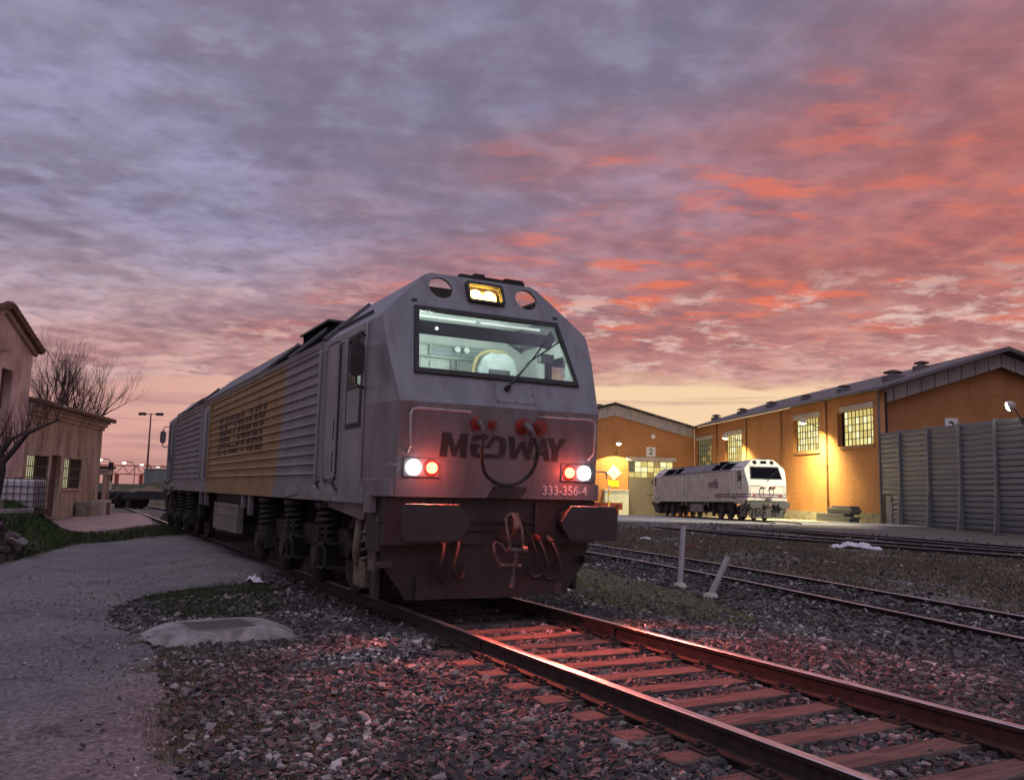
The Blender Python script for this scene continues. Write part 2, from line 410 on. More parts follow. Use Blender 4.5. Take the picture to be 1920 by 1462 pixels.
def sheet(name, poly, dz, mt, step=.35, jitter=0., zfun=zg, parent=None, amp=0.):
    """ground-following sheet with an outline; edge dips into the soil"""
    poly2 = []
    n = len(poly)
    for i in range(n):
        p, q = Vector(poly[i]), Vector(poly[(i+1) % n]); k = max(1, int((q-p).length/step))
        for s in range(k):
            r = p.lerp(q, s/k)
            poly2.append((r.x+random.uniform(-jitter, jitter), r.y+random.uniform(-jitter, jitter)))
    import mathutils.geometry as mg
    xs = [p[0] for p in poly2]; ys = [p[1] for p in poly2]
    gx = np.arange(min(xs), max(xs), step*1.6); gy = np.arange(min(ys), max(ys), step*1.6)
    GX, GY = np.meshgrid(gx, gy); ins = inside(poly2, GX, GY)
    pts = [Vector(p) for p in poly2] + [Vector((x, y)) for x, y in zip(GX[ins], GY[ins])]
    ne = len(poly2); edges = [(i, (i+1) % ne) for i in range(ne)]
    vs, es, fs, ov, oe, of = mg.delaunay_2d_cdt(pts, edges, [], 1, 1e-4)
    V = np.array([(v.x, v.y) for v in vs]); Z = zfun(V[:, 0], V[:, 1])+dz
    edge_ids = np.array([any(k < ne for k in o_) for o_ in ov])
    if amp: Z = Z + amp*(np.sin(V[:, 0]*2.1+V[:, 1])*np.sin(V[:, 1]*1.7-V[:, 0]*.6))
    Z = np.where(edge_ids, Z-dz-.008, Z)
    me = bpy.data.meshes.new(name); me.from_pydata([(a, b, c) for (a, b), c in zip(V, Z)], [], [tuple(f) for f in fs])
    bm = bmesh.new(); bm.from_mesh(me); bmesh.ops.recalc_face_normals(bm, faces=bm.faces)
    if bm.faces and sum(f.normal.z for f in bm.faces) < 0: bmesh.ops.reverse_faces(bm, faces=bm.faces)
    bm.to_mesh(me); bm.free(); setmat(me, mt); me.polygons.foreach_set('use_smooth', [True]*len(me.polygons))
    return link(bpy.data.objects.new(name, me), parent)

def road_material():
    mm = bpy.data.materials.new('worn_asphalt'); mm.use_nodes = True
    t = NT(mm.node_tree); b = t.n['Principled BSDF']
    co = t.new('ShaderNodeTexCoord').outputs['Object']
    n1 = t.sstep(t.noise(co, .55, 6, .6, .5), .38, .62); n2 = t.noise(co, 30., 6, .8); n3 = t.sstep(t.noise(co, 1.6, 8, .7, .3), .48, .66)
    c = t.mix(n1, (.175, .165, .180), (.245, .222, .225))
    c = t.mix(t.m('MULTIPLY', n3, .5), c, (.11, .10, .105))
    vo = t.new('ShaderNodeTexVoronoi'); t.put(vo.inputs['Vector'], co); vo.inputs['Scale'].default_value = 34.; vo.inputs['Randomness'].default_value = 1.
    vs = t.sep(vo.outputs['Color'])
    c = t.mix(t.m('MULTIPLY', t.m('GREATER_THAN', vs[0], .62), .55), c, (.085, .077, .082))
    c = t.mix(t.m('MULTIPLY', t.m('GREATER_THAN', vs[1], .86), .45), c, (.40, .375, .375))
    c = t.mix(t.m('MULTIPLY', t.sstep(n2, .42, .66), .6), c, (.10, .09, .095))
    # cracks
    cv = t.new('ShaderNodeTexVoronoi', feature='DISTANCE_TO_EDGE'); cv.inputs['Scale'].default_value = .75
    wv = t.new('ShaderNodeVectorMath', operation='ADD'); t.put(wv.inputs[0], co); nn = t.new('ShaderNodeTexNoise'); t.put(nn.inputs['Vector'], co); nn.inputs['Scale'].default_value = 2.5; nn.inputs['Detail'].default_value = 6; t.l.new(nn.outputs['Color'], wv.inputs[1]); t.l.new(wv.outputs[0], cv.inputs['Vector'])
    crack = t.m('MULTIPLY', t.sstep(cv.outputs['Distance'], .022, .004), t.sstep(t.noise(co, .8, 3), .45, .6))
    c = t.mix(t.m('MULTIPLY', crack, .85), c, (.03, .027, .028))
    t.put(b.inputs['Base Color'], c); b.inputs['Roughness'].default_value = .92
    bn = t.new('ShaderNodeBump'); bn.inputs['Strength'].default_value = .8; bn.inputs['Distance'].default_value = .02
    t.put(bn.inputs['Height'], t.m('ADD', t.noise(co, 30., 8, .8), t.m('MULTIPLY', t.noise(co, 3., 4, .6), 2.))); t.l.new(bn.outputs[0], b.inputs['Normal'])
    return mm
ROAD = [(13, -4.5), (3, -3.85), (1.3, -3.75), (-.5, -3.62), (-1.6, -3.8), (-3.0, -3.95), (-4.6, -3.5), (-5.4, -2.8), (-5.8, -2.0), (-6.4, -1.0), (-12, -.98), (-17.6, -.98),
        (-17.9, -1.9), (-16.3, -3.9), (-13, -4.7), (-10.3, -5.4), (-8, -7.5), (-4, -12), (13, -14)]
road = tag(sheet('road', ROAD, .035, road_material(), .4, .05, amp=.012), kind='structure', label='worn grey asphalt lane beside the grey locomotive')
def apron_material():
    return mat('concrete_apron', (.46, .44, .40), (.36, .34, .31), .8, .9, bump=.3, dirt=((.16, .15, .13), 1.2, .5, .7, .5))
def hz(t, u): q = hall(t, u); return (q[0], q[1])
APRON = [hz(5.4, 3), hz(5.9, -10), hz(6.2, -17), hz(5., -24), hz(3, -40), hz(-39.2, -40), hz(-39.2, .6), hz(-.2, .6), hz(0, 3)]
apron = tag(sheet('pavement', APRON, .02, apron_material(), 1.2, .05), kind='structure', label='pale concrete apron in front of the brick sheds')
PINK = [(-20.6, -3.3), (-22.4, -1.3), (-26, -1.2), (-36.9, -.4), (-37.5, -4.5), (-30, -4.6), (-24, -4.3)]
pink = tag(sheet('path', PINK, .02, mat('pink_paving', (.44, .29, .27), (.33, .24, .23), 1.2, .9, bump=.3, dirt=((.20, .15, .15), 2.5, .5, .7, .6)), .6, .05), kind='structure', label='pinkish paved path in front of the old house')

# ------------------------------------------------------------------ ballast, grass
ico_v = np.array([(0, 1, 1.618), (0, -1, 1.618), (0, 1, -1.618), (0, -1, -1.618), (1, 1.618, 0), (-1, 1.618, 0), (1, -1.618, 0), (-1, -1.618, 0), (1.618, 0, 1), (-1.618, 0, 1), (1.618, 0, -1), (-1.618, 0, -1)])/1.902
ico_f = np.array([(0, 1, 8), (0, 8, 4), (0, 4, 5), (0, 5, 9), (0, 9, 1), (1, 6, 8), (8, 6, 10), (8, 10, 4), (4, 10, 2), (4, 2, 5), (5, 2, 11), (5, 11, 9), (9, 11, 7), (9, 7, 1), (1, 7, 6), (3, 6, 7), (3, 10, 6), (3, 2, 10), (3, 11, 2), (3, 7, 11)])
M_stone = mat_random('ballast_stone', [(0., (.032, .030, .032)), (.30, (.080, .072, .073)), (.62, (.18, .160, .158)), (.88, (.37, .335, .325)), (1., (.58, .53, .51))], .85, .5, 45)
M_stone_plain = []
for k_, c_ in enumerate(((.06, .055, .06), (.12, .11, .11), (.22, .20, .195), (.36, .33, .32))):
    M_stone_plain.append(mat('ballast_stone_%s' % 'abcd'[k_], c_, tuple(q*.6 for q in c_), 30, .85, bump=.5, bscale=60))
def rot_mats(n):
    q = RNG.normal(size=(n, 4)); q /= np.linalg.norm(q, axis=1)[:, None]; w, x, y, z = q.T
    return np.stack([np.stack([1-2*(y*y+z*z), 2*(x*y-z*w), 2*(x*z+y*w)], 1), np.stack([2*(x*y+z*w), 1-2*(x*x+z*z), 2*(y*z-x*w)], 1), np.stack([2*(x*z-y*w), 2*(y*z+x*w), 1-2*(x*x+y*y)], 1)], 1)
shard_v = np.array([(x, y, z) for z in (-1, 1) for y in (-1, 1) for x in (-1, 1)])*.74
shard_f = np.array([(0, 2, 3), (0, 3, 1), (4, 5, 7), (4, 7, 6), (0, 1, 5), (0, 5, 4), (2, 6, 7), (2, 7, 3), (0, 4, 6), (0, 6, 2), (1, 3, 7), (1, 7, 5)])
def stone_verts(X, Y, Z, R, proto='shard'):
    n = len(X)
    if proto == 'ico': base = ico_v[None]*(1+RNG.uniform(-.28, .28, (n, 12, 1)))
    else: base = shard_v[None]*(1+RNG.uniform(-.45, .32, (n, 8, 3)))
    sc = np.stack([R*RNG.uniform(1.0, 1.75, n), R*RNG.uniform(.65, 1.05, n), R*RNG.uniform(.38, .68, n)], 1)
    V = base*sc[:, None, :]
    a, b_, c_ = RNG.normal(0, .38, n), RNG.normal(0, .38, n), RNG.uniform(0, 2*PI, n)
    def rot(V, i, j, t): ca, sa = np.cos(t)[:, None], np.sin(t)[:, None]; x, y = V[:, :, i].copy(), V[:, :, j].copy(); V[:, :, i] = x*ca-y*sa; V[:, :, j] = x*sa+y*ca
    rot(V, 1, 2, a); rot(V, 0, 2, b_); rot(V, 0, 1, c_)
    return V + np.stack([X, Y, Z], 1)[:, None, :]
def in_view(X, Y, margin=1.15):
    d0 = X-CAM[0]; d1 = Y-CAM[1]; fx, fy = math.cos(YAW), math.sin(YAW)
    dep = d0*fx+d1*fy; lat = d0*fy-d1*fx
    return (dep > 3.5) & (np.abs(lat) < dep*.602*margin+.6)
T2A, T2B = (-16.4, 10.75), (5.0, 6.75)          # centre line of the second track
def t2_off(X, Y):
    d = np.array([T2B[0]-T2A[0], T2B[1]-T2A[1]]); d /= np.hypot(*d)
    return (X-T2A[0])*(-d[1])+(Y-T2A[1])*d[0]
def pick(n, x0, x1, y0, y1):
    X = RNG.uniform(x0, x1, n); Y = RNG.uniform(y0, y1, n); k = in_view(X, Y); return X[k], Y[k]
def snoise(X, Y, s=1., ph=0.):
    return (np.sin(X*s*1.3+ph)+np.sin(Y*s*1.7+ph*2+X*s*.6)+np.sin((X+Y)*s*2.3+ph)+np.sin((X*.7-Y)*s*3.1-ph))/4
GRASS_R = [(-22, 2.6), (-9, 2.35), (-4.5, 2.2), (-2.2, 2.25), (-.6, 2.9), (-.1, 3.8), (-1.3, 4.75), (-5, 6.2), (-11, 7.4), (-22, 9.6)]
GRASS_L = [(-2.6, -3.3), (-4.6, -3.45), (-5.4, -2.8), (-5.9, -1.7), (-5.2, -1.3), (-3.0, -1.7), (-2.2, -2.4)]
def build_ballast():
    bed = tag(empty('ballast_bed'), kind='structure', label='crushed stone ballast around the tracks')
    LX, LY, LR = [], [], []
    # near track shoulders
    X, Y = pick(185000, -4.5, 7.5, -3.95, 4.6)
    den = np.where(Y < -2.1, .85-.40*sm((-2.1-Y)/1.5)+.25*snoise(X, Y, 1.4), np.where(Y > 2.0, .75, .95))
    den = np.where(inside(GRASS_R, X, Y), .05, den); den = np.where(inside(GRASS_L, X, Y), .22+.2*snoise(X, Y, 4.), den); den = np.where(inside(ROAD, X+.45*snoise(X, Y, 4.3, 1.), Y+.16*snoise(Y, X, 6.1)-.05), .012, den)
    den = np.where((X < -1.2) & (np.abs(Y) < 1.3), .25, den)
    blk = (np.abs(X+1.3) < .62) & (np.abs(Y+2.9) < .72)
    den = np.where(blk, 0, den)
    k = RNG.random(len(X)) < den
    rail = np.abs(np.abs(Y)-.87) < .09
    k &= ~rail
    X, Y = X[k], Y[k]; LX.append(X); LY.append(Y); LR.append(RNG.gamma(6, .0033, len(X)).clip(.009, .042))
    # second track and beyond
    X, Y = pick(60000, -24, 7, 3.5, 14)
    off = t2_off(X, Y); den = np.where(np.abs(off) < 1.6, .75, np.where(off < 0, .60, .10+.22*snoise(X, Y, .8)))
    den = np.where(inside(GRASS_R, X, Y), .03, den)
    k = (RNG.random(len(X)) < den) & (np.abs(np.abs(off)-.87) > .09) & ~((Y < 4.6) & (X > -4.5))
    X, Y = X[k], Y[k]; LX.append(X); LY.append(Y); LR.append(RNG.gamma(8, .0033, len(X)).clip(.014, .048))
    X, Y = pick(26000, -36, 0, 13.5, 34)
    t_ = (X-HC[0])*E1[0]+(Y-HC[1])*E1[1]
    k = (RNG.random(len(X)) < .18+.35*snoise(X, Y, .5, 2.)) & (t_ > 6.5) & (np.abs(Y-24.3) > .0)
    X, Y = X[k], Y[k]; LX.append(X); LY.append(Y); LR.append(RNG.gamma(8, .0048, len(X)).clip(.02, .07))
    # thin gravel on the lane side and under the loco
    X, Y = pick(3000, -6.5, -4.5, -1.5, 1.5); k = RNG.random(len(X)) < .5
    X, Y = X[k], Y[k]; LX.append(X); LY.append(Y); LR.append(RNG.gamma(8, .004, len(X)).clip(.018, .05))
    X = np.concatenate(LX); Y = np.concatenate(LY); R = np.concatenate(LR)
    inner = np.abs(Y) < 1.9
    crown = np.where((np.abs(Y) < 2.6) & (X > -6), .022*(1-sm((np.abs(Y)-1.5)/1.2)), 0)
    off = t2_off(X, Y); crown = crown + np.where((np.abs(off) < 2) & (Y > 3), .05*(1-sm((np.abs(off)-1.0))), 0)
    crown = np.where((np.abs(Y) < 1.34) & (X > -6), np.where((Y < -.9) & (X < .4), .035, -.002+.014*snoise(X, Y, 2.7)), crown)
    Z = zg(X, Y)+crown+RNG.uniform(-.25, .55, len(X))*R
    # sleeper tops stay mostly clear
    ph = np.abs(((X-.25)/.5) % 1-.5)*.5
    onsl = (np.abs(Y) < 1.3) & (ph > .170) & (X > np.where(Y < 0, .35, -1.5))
    keep = ~(onsl & (RNG.random(len(X)) < .945)); X, Y, Z, R = X[keep], Y[keep], Z[keep], R[keep]
    dist = np.hypot(X-CAM[0], Y-CAM[1]); vis = in_view(X, Y, .97) & (dist > 5.4)
    score = np.where(vis, R/dist, 0); order = np.argsort(-score); big = order[:300]; rest = order[300:]
    V = stone_verts(X[rest], Y[rest], Z[rest], R[rest]); n = len(rest)
    F = (shard_f[None]+8*np.arange(n)[:, None, None]).reshape(-1, 3)
    o = rnd_mesh('ballast_stones', V.reshape(-1, 3), F, np.repeat(np.clip(RNG.random(n)**1.7*(.80+.35*snoise(X[rest], Y[rest], 1.9, .4)+.2*snoise(X[rest], Y[rest], .6, 2.)), 0, 1), 8), M_stone, bed); o['kind'] = 'stuff'
    protos = []
    for k in range(8):
        v = stone_verts(np.zeros(1), np.zeros(1), np.zeros(1), np.ones(1), 'ico')[0]
        me = bpy.data.meshes.new('stone'); me.from_pydata([tuple(q) for q in v], [], [tuple(f) for f in ico_f]); setmat(me, M_stone_plain[k % 4]); protos.append(me)
    for i in big:
        ob = bpy.data.objects.new('stone', protos[random.randrange(8)]); ob.location = (X[i], Y[i], Z[i]); ob.scale = (R[i],)*3
        ob.rotation_euler = (random.uniform(-.3, .3), random.uniform(-.3, .3), random.uniform(0, 6.28)); link(ob, bed)
build_ballast()
def build_pebbles():
    X, Y = pick(26000, -9, 6, -9, -1.6); k = inside(ROAD, X, Y) & (RNG.random(len(X)) < .25+.35*sm((Y+5)/1.2)+.3*snoise(X, Y, 1.1)); X, Y = X[k], Y[k]; n = len(X)
    V = stone_verts(X, Y, zg(X, Y)+.036, RNG.gamma(4, .0017, n).clip(.003, .018)); F = (shard_f[None]+8*np.arange(n)[:, None, None]).reshape(-1, 3)
    o = rnd_mesh('pebbles', V.reshape(-1, 3), F, np.repeat(RNG.random(n), 8), M_stone); tag(o, 'loose grit scattered over the asphalt lane', 'grit', kind='stuff')
build_pebbles()
def blades(name, X, Y, H, Wd, lean, stops, zoff=0., Z=None, rough=.8):
    n = len(X); a = RNG.uniform(0, 2*PI, n); la = RNG.uniform(0, 2*PI, n); ll = RNG.uniform(0, 1, n)*lean*H
    z0 = (zg(X, Y) if Z is None else Z)+zoff-.01
    b = np.stack([X, Y, z0], 1); s = np.stack([np.cos(a)*Wd/2, np.sin(a)*Wd/2, np.zeros(n)], 1)
    tip = b+np.stack([np.cos(la)*ll, np.sin(la)*ll, H*np.sqrt(np.clip(1-(ll/H)**2*.7, .1, 1))], 1)
    mid = b*.5+tip*.5+np.stack([-np.cos(la)*ll*.15, -np.sin(la)*ll*.15, H*.08], 1)
    V = np.stack([b-s, b+s, mid+s*.7, mid-s*.7, tip], 1)
    F0 = np.array([(0, 1, 2), (0, 2, 3), (3, 2, 4)])
    F = (F0[None]+5*np.arange(n)[:, None, None]).reshape(-1, 3)
    mt = mat_random(name+'_blades', stops, rough)
    return rnd_mesh(name, V.reshape(-1, 3), F, np.repeat(RNG.random(n), 5), mt)
GREEN = [(0., (.085, .095, .040)), (.4, (.165, .168, .075)), (.75, (.265, .245, .13)), (1., (.37, .32, .20))]
DARKGREEN = [(0., (.016, .026, .010)), (.5, (.035, .055, .018)), (.85, (.06, .08, .028)), (1., (.12, .11, .05))]
DRY = [(0., (.055, .042, .022)), (.4, (.13, .095, .045)), (.8, (.24, .17, .085)), (1., (.36, .28, .16))]
def build_grass():
    X, Y = pick(130000, -22, .2, 2.0, 9.6); k = inside(GRASS_R, X+.25*snoise(X, Y, 5.), Y+.3*snoise(Y, X, 4.)) & (RNG.random(len(X)) < .75+.45*snoise(X, Y, 1.8))
    X, Y = X[k], Y[k]; d = np.hypot(X-CAM[0], Y-CAM[1])
    tag(blades('grass', X, Y, RNG.uniform(.02, .06, len(X)), .006+d*.0006, 1.2, GREEN), 'short greenish turf between the grey locomotive and the next track', 'grass', kind='stuff')
    X, Y = pick(42000, -6, -1.8, -3.6, -1.2); k = inside(GRASS_L, X+.3*snoise(X, Y, 5.), Y+.3*snoise(Y, X, 6.)) & (RNG.random(len(X)) < .75+.6*snoise(X, Y, 3.)) | (RNG.random(len(X)) < .03)
    X, Y = X[k], Y[k]
    tag(blades('grass', X, Y, RNG.uniform(.02, .07, len(X)), .008, .9, DARKGREEN), 'dark low grass wedge between the lane and the pit cover', 'grass', kind='stuff')
    # strip beyond the lane, below the bank
    P_ = [(-18.0, -1.3), (-18.2, -2.2), (-16.4, -4.0), (-13, -4.85), (-10.2, -5.5), (-11.5, -8), (-21, -6), (-21.5, -3.4), (-24, -1.0), (-30, -.6), (-36, .2), (-36, .9), (-22, -.2)]
    X, Y = pick(90000, -36, -9, -8, 1); k = inside(P_, X, Y); X, Y = X[k], Y[k]
    tag(blades('grass', X, Y, RNG.uniform(.04, .13, len(X)), .022, .8, DARKGREEN), 'dark green grass verge beyond the asphalt lane', 'grass', kind='stuff')
    # dry weeds at the edge of the ballast
    X, Y = pick(190000, -1.2, 5.5, -4.0, -1.4); k = RNG.random(len(X)) < (.40+.60*snoise(X, Y, 2.2, 1.))*sm((-1.5-Y)/1.3)*(1-.5*sm((-3.7-Y)/.3)); k &= ~((np.abs(X+1.3) < .66) & (np.abs(Y+2.9) < .76))
    X, Y = X[k], Y[k]
    tag(blades('dry_grass', X, Y, RNG.uniform(.015, .055, len(X)), .005, 1.3, DRY), 'dry brown weeds among the stones beside the lane', 'weeds', kind='stuff')
    # dead grass beyond the second track
    X, Y = pick(230000, -34, 4, 8.5, 23); off = t2_off(X, Y); t_ = (X-HC[0])*E1[0]+(Y-HC[1])*E1[1]
    k = (off > 1.7) & (RNG.random(len(X)) < .50+.6*snoise(X, Y, .55, .7)) & (t_ > 7); X, Y = X[k], Y[k]
    tag(blades('dry_grass', X, Y, RNG.uniform(.02, .075, len(X)), .035, 1.0, [(0., (.065, .055, .034)), (.5, (.135, .108, .062)), (1., (.23, .175, .105))]), 'flattened brown grass between the second track and the shed tracks', 'grass', kind='stuff')
build_grass()

# ------------------------------------------------------------------ tracks
M_rust = mat('rail_rust', (.040, .024, .020), (.018, .013, .012), 9, .7, .1, bump=.3, rvar=.2)
M_head = mat('rail_head', (.80, .76, .75), (.55, .50, .49), 14, .34, .95, stretch=(.3, 2, 1), rvar=.15)
M_sleeper = mat('sleeper_wood', (.165, .120, .105), (.085, .064, .058), 5, .88, stretch=(5, .7, 4), bump=.9, bscale=26, dirt=((.055, .045, .042), 3.2, .46, .66, .75))
M_clip = mat('fastening_steel', (.06, .05, .047), (.11, .09, .085), 20, .55, .6)
RAILP = [(-.075, -.16), (.075, -.16), (.075, -.148), (.012, -.128), (.010, -.045), (.034, -.034), (.036, -.006), (.028, 0), (-.028, 0), (-.036, -.006), (-.034, -.034), (-.010, -.045), (-.012, -.128), (-.075, -.148)]
def rail_obj(pts, parent, name='rail', zrel=0.):
    mb = MB(); n = len(RAILP); V = []
    for i, p in enumerate(pts):
        a = Vector(pts[max(i-1, 0)]); b = Vector(pts[min(i+1, len(pts)-1)]); d = (b-a); d.z = 0; d.normalize(); s = Vector((-d.y, d.x, 0))
        V += [Vector(p)+s*q[0]+Vector((0, 0, q[1]+zrel)) for q in RAILP]
    F = []; mi = []
    for i in range(len(pts)-1):
        for k in range(n):
            k2 = (k+1) % n; F.append((i*n+k, i*n+k2, (i+1)*n+k2, (i+1)*n+k)); mi.append(1 if k in (6, 7, 8) else 0)
    F += [tuple(range(n)), tuple((len(pts)-1)*n+k for k in range(n-1, -1, -1))]; mi += [0, 0]
    mb.v = [tuple(v) for v in V]; mb.f = F; mb.mi = mi
    return mb.build(name, [M_rust, M_head], parent)
def sleeper_mesh(L=2.54, w=.225, h=.14):
    mb = MB(); mb.box(-w/2, w/2, -L/2, L/2, -h, 0); o = mb.build('sleeper', M_sleeper, bevel=.012); me = o.data
    # uneven top
    for v in me.vertices: v.co.z += random.uniform(-.004, .004); v.co.x += random.uniform(-.006, .006)
    bpy.data.objects.remove(o); return me
def fastening_mesh():
    mb = MB(); mb.box(-.09, .09, -.05, .05, -.005, .014); mb.cyl((.045, .0, .01), (.045, 0, .055), .017, 8); mb.cyl((-.045, .0, .01), (-.045, 0, .055), .017, 8)
    mb.box(-.065, -.025, -.03, .045, .02, .034); mb.box(.025, .065, -.03, .045, .02, .034)
    o = mb.build('fastening', M_clip); me = o.data; bpy.data.objects.remove(o); return me
SLM = [sleeper_mesh() for _ in range(4)]; FAM = fastening_mesh()
def build_t1():
    t = tag(empty('railway_track'), label='railway track under the grey locomotive, running to the lower right corner', cat='railway track')
    for s in (-1, 1):
        rail_obj([(-75, .87*s, 0), (-3, .87*s, 0), (1.2, .87*s, 0), (15, .87*s, 0)], t)
        mb = MB()                                                             # fishplate at the joint
        mb.box(.35 if s < 0 else .1, .95 if s < 0 else .7, .87*s-.032, .87*s-.012, -.125, -.04); mb.box(.35 if s < 0 else .1, .95 if s < 0 else .7, .87*s+.012, .87*s+.032, -.125, -.04)
        mb.build('joint_plate', M_rust, t)
    for k in range(-12, 26):
        x = .25+.5*k; sl = bpy.data.objects.new('sleeper', SLM[k % 4]); sl.location = (x, random.uniform(-.02, .02), -.158+random.uniform(-.006, .004)); sl.rotation_euler = (0, 0, random.uniform(-.02, .02)+(PI if k % 3 else 0)); link(sl, t)
        if -2.5 < x < 9:
            for s in (-1, 1):
                for q in (-1, 1):
                    f = bpy.data.objects.new('fastening', FAM); f.location = (0, .87*s+q*.115, .004); f.rotation_euler = (0, 0, 0 if q < 0 else PI)
                    f.rotation_euler.z -= sl.rotation_euler.z if k % 3 == 0 else sl.rotation_euler.z-PI
                    if k % 3: f.location.y *= 1
                    link(f, sl)
build_t1()
def build_t2():
    t = tag(empty('railway_track'), label='rusty second track behind the two leaning pipe posts', cat='railway track')
    u = [(-30, 14.1, -.3), (-16.36, 11.55, -.3), (-9.71, 10.7, -.3), (-4.57, 9.7, -.3), (.43, 8.52, -.3), (9, 6.35, -.3)]
    d0 = (Vector(u[-1])-Vector(u[1])).normalized(); nrm = Vector((d0.y, -d0.x, 0))
    rail_obj(u, t); rail_obj([tuple(Vector(p)+nrm*1.74) for p in u], t)
    a, b = Vector(u[2]), Vector(u[5]); L = (b-a).length
    for k in range(int(L/.6)):
        p = a+(b-a)*(k*.6/L)+nrm*.87; o = bpy.data.objects.new('sleeper', SLM[k % 4]); o.location = (p.x, p.y, float(zg(p.x, p.y))+.028+random.uniform(-.012, .01)); o.rotation_euler = (0, 0, math.atan2(d0.y, d0.x)+random.uniform(-.03, .03)); link(o, t)
    return nrm
build_t2()
def build_t3():
    t = tag(empty('railway_track'), label='pair of dark rails behind the white plastic sheet', cat='railway track')
    A_ = [(-46, 24.3, -.3), (-32.7, 24.8, -.3), (-27.2, 24.95, -.3), (-18.9, 25.4, -.3), (-10, 26.0, -.3), (2, 26.8, -.3)]
    B_ = [(-30, 24.6, -.3), (-25.3, 24.1, -.3), (-19.7, 23.4, -.3), (-12.1, 23.4, -.3), (2, 23.9, -.3)]
    rail_obj(A_, t); rail_obj(B_, t)
    t = tag(empty('railway_track'), label='dark rails nearest the metal noise barrier', cat='railway track')
    rail_obj([(-40, 31.6, -.3), (-33.1, 31.2, -.3), (-24, 31.2, -.3), (-17.8, 30.6, -.3), (-11.9, 29.4, -.3), (0, 27.4, -.3)], t)
    rail_obj([(-40, 29.9, -.3), (-33.1, 29.5, -.3), (-24, 29.3, -.3), (-17.8, 28.7, -.3), (-11.9, 27.6, -.3), (0, 25.6, -.3)], t)
    t = tag(empty('railway_track'), label='rails set flush in the apron under the white locomotive', cat='railway track')
    for s in (-1, 1):
        rail_obj([hall(tt, -9.57+.87*s, float(apron_z(tt))+.055) for tt in (-38.5, -30, -19, -10, 3, 5.5)], t)
build_t3()

# ------------------------------------------------------------------ locomotives
M_dark = mat('underframe_dark', (.026, .024, .024), (.015, .014, .014), 5, .75, .0, bump=.3, dirt=((.06, .05, .042), 3, .5, .75, .6))
M_void = mat('grille_black', (.010, .010, .011), None, rough=1., spec=0.)
M_blk = mat('black_rubber', (.016, .016, .017), (.03, .03, .03), 10, .55)
M_skirt = mat('skirt_paint', (.046, .040, .042), (.034, .030, .032), 3, .6, bump=.15, dirt=((.030, .026, .025), 2.2, .48, .75, .7))
M_steel = mat('worn_steel', (.15, .125, .12), (.07, .055, .05), 18, .5, .5, bump=.3)
M_pale = mat('pale_frame_paint', (.19, .165, .12), (.07, .06, .05), 7, .65, bump=.2)
M_wheel = mat('wheel_steel', (.10, .085, .08), (.05, .042, .04), 6, .5, .5)
M_tyre = mat('wheel_tread', (.33, .31, .30), (.20, .18, .18), 8, .35, .8)
M_redplug = mat('red_plug', (.30, .035, .025), (.14, .03, .025), 12, .4)
M_cabwall = mat('cab_lining', (.64, .69, .66), (.55, .60, .58), 2, .5)
M_cabdark = mat('cab_dark_trim', (.05, .055, .06), (.08, .085, .09), 5, .5)
M_seat = mat('seat_cloth', (.42, .48, .47), (.33, .38, .38), 9, .8)
M_glass = glass('window_glass', (.95, .98, .96), .45)
M_glassdk = glass('dark_glass', (.22, .25, .27), 1.2)
def emit_mat(name, col, st):
    mm = bpy.data.materials.new(name); mm.use_nodes = True; MATS[name] = mm
    t = NT(mm.node_tree); t.n.clear(); e = t.new('ShaderNodeEmission'); t.put(e.inputs[0], col); e.inputs[1].default_value = st
    t.l.new(e.outputs[0], t.new('ShaderNodeOutputMaterial').inputs[0]); return mm
M_white_lamp = emit_mat('white_lamp_glow', (.92, .95, 1.), 9.)
M_red_lamp = emit_mat('red_lamp_glow', (1., .15, .07), 9.)
M_head_lamp = emit_mat('headlamp_bulb_glow', (1., .84, .45), 22.)
M_lamp_off = mat('lamp_lens_off', (.55, .55, .52), (.40, .40, .38), 20, .15)
M_tube = emit_mat('cab_tube_glow', (.92, 1., .96), 1.1)

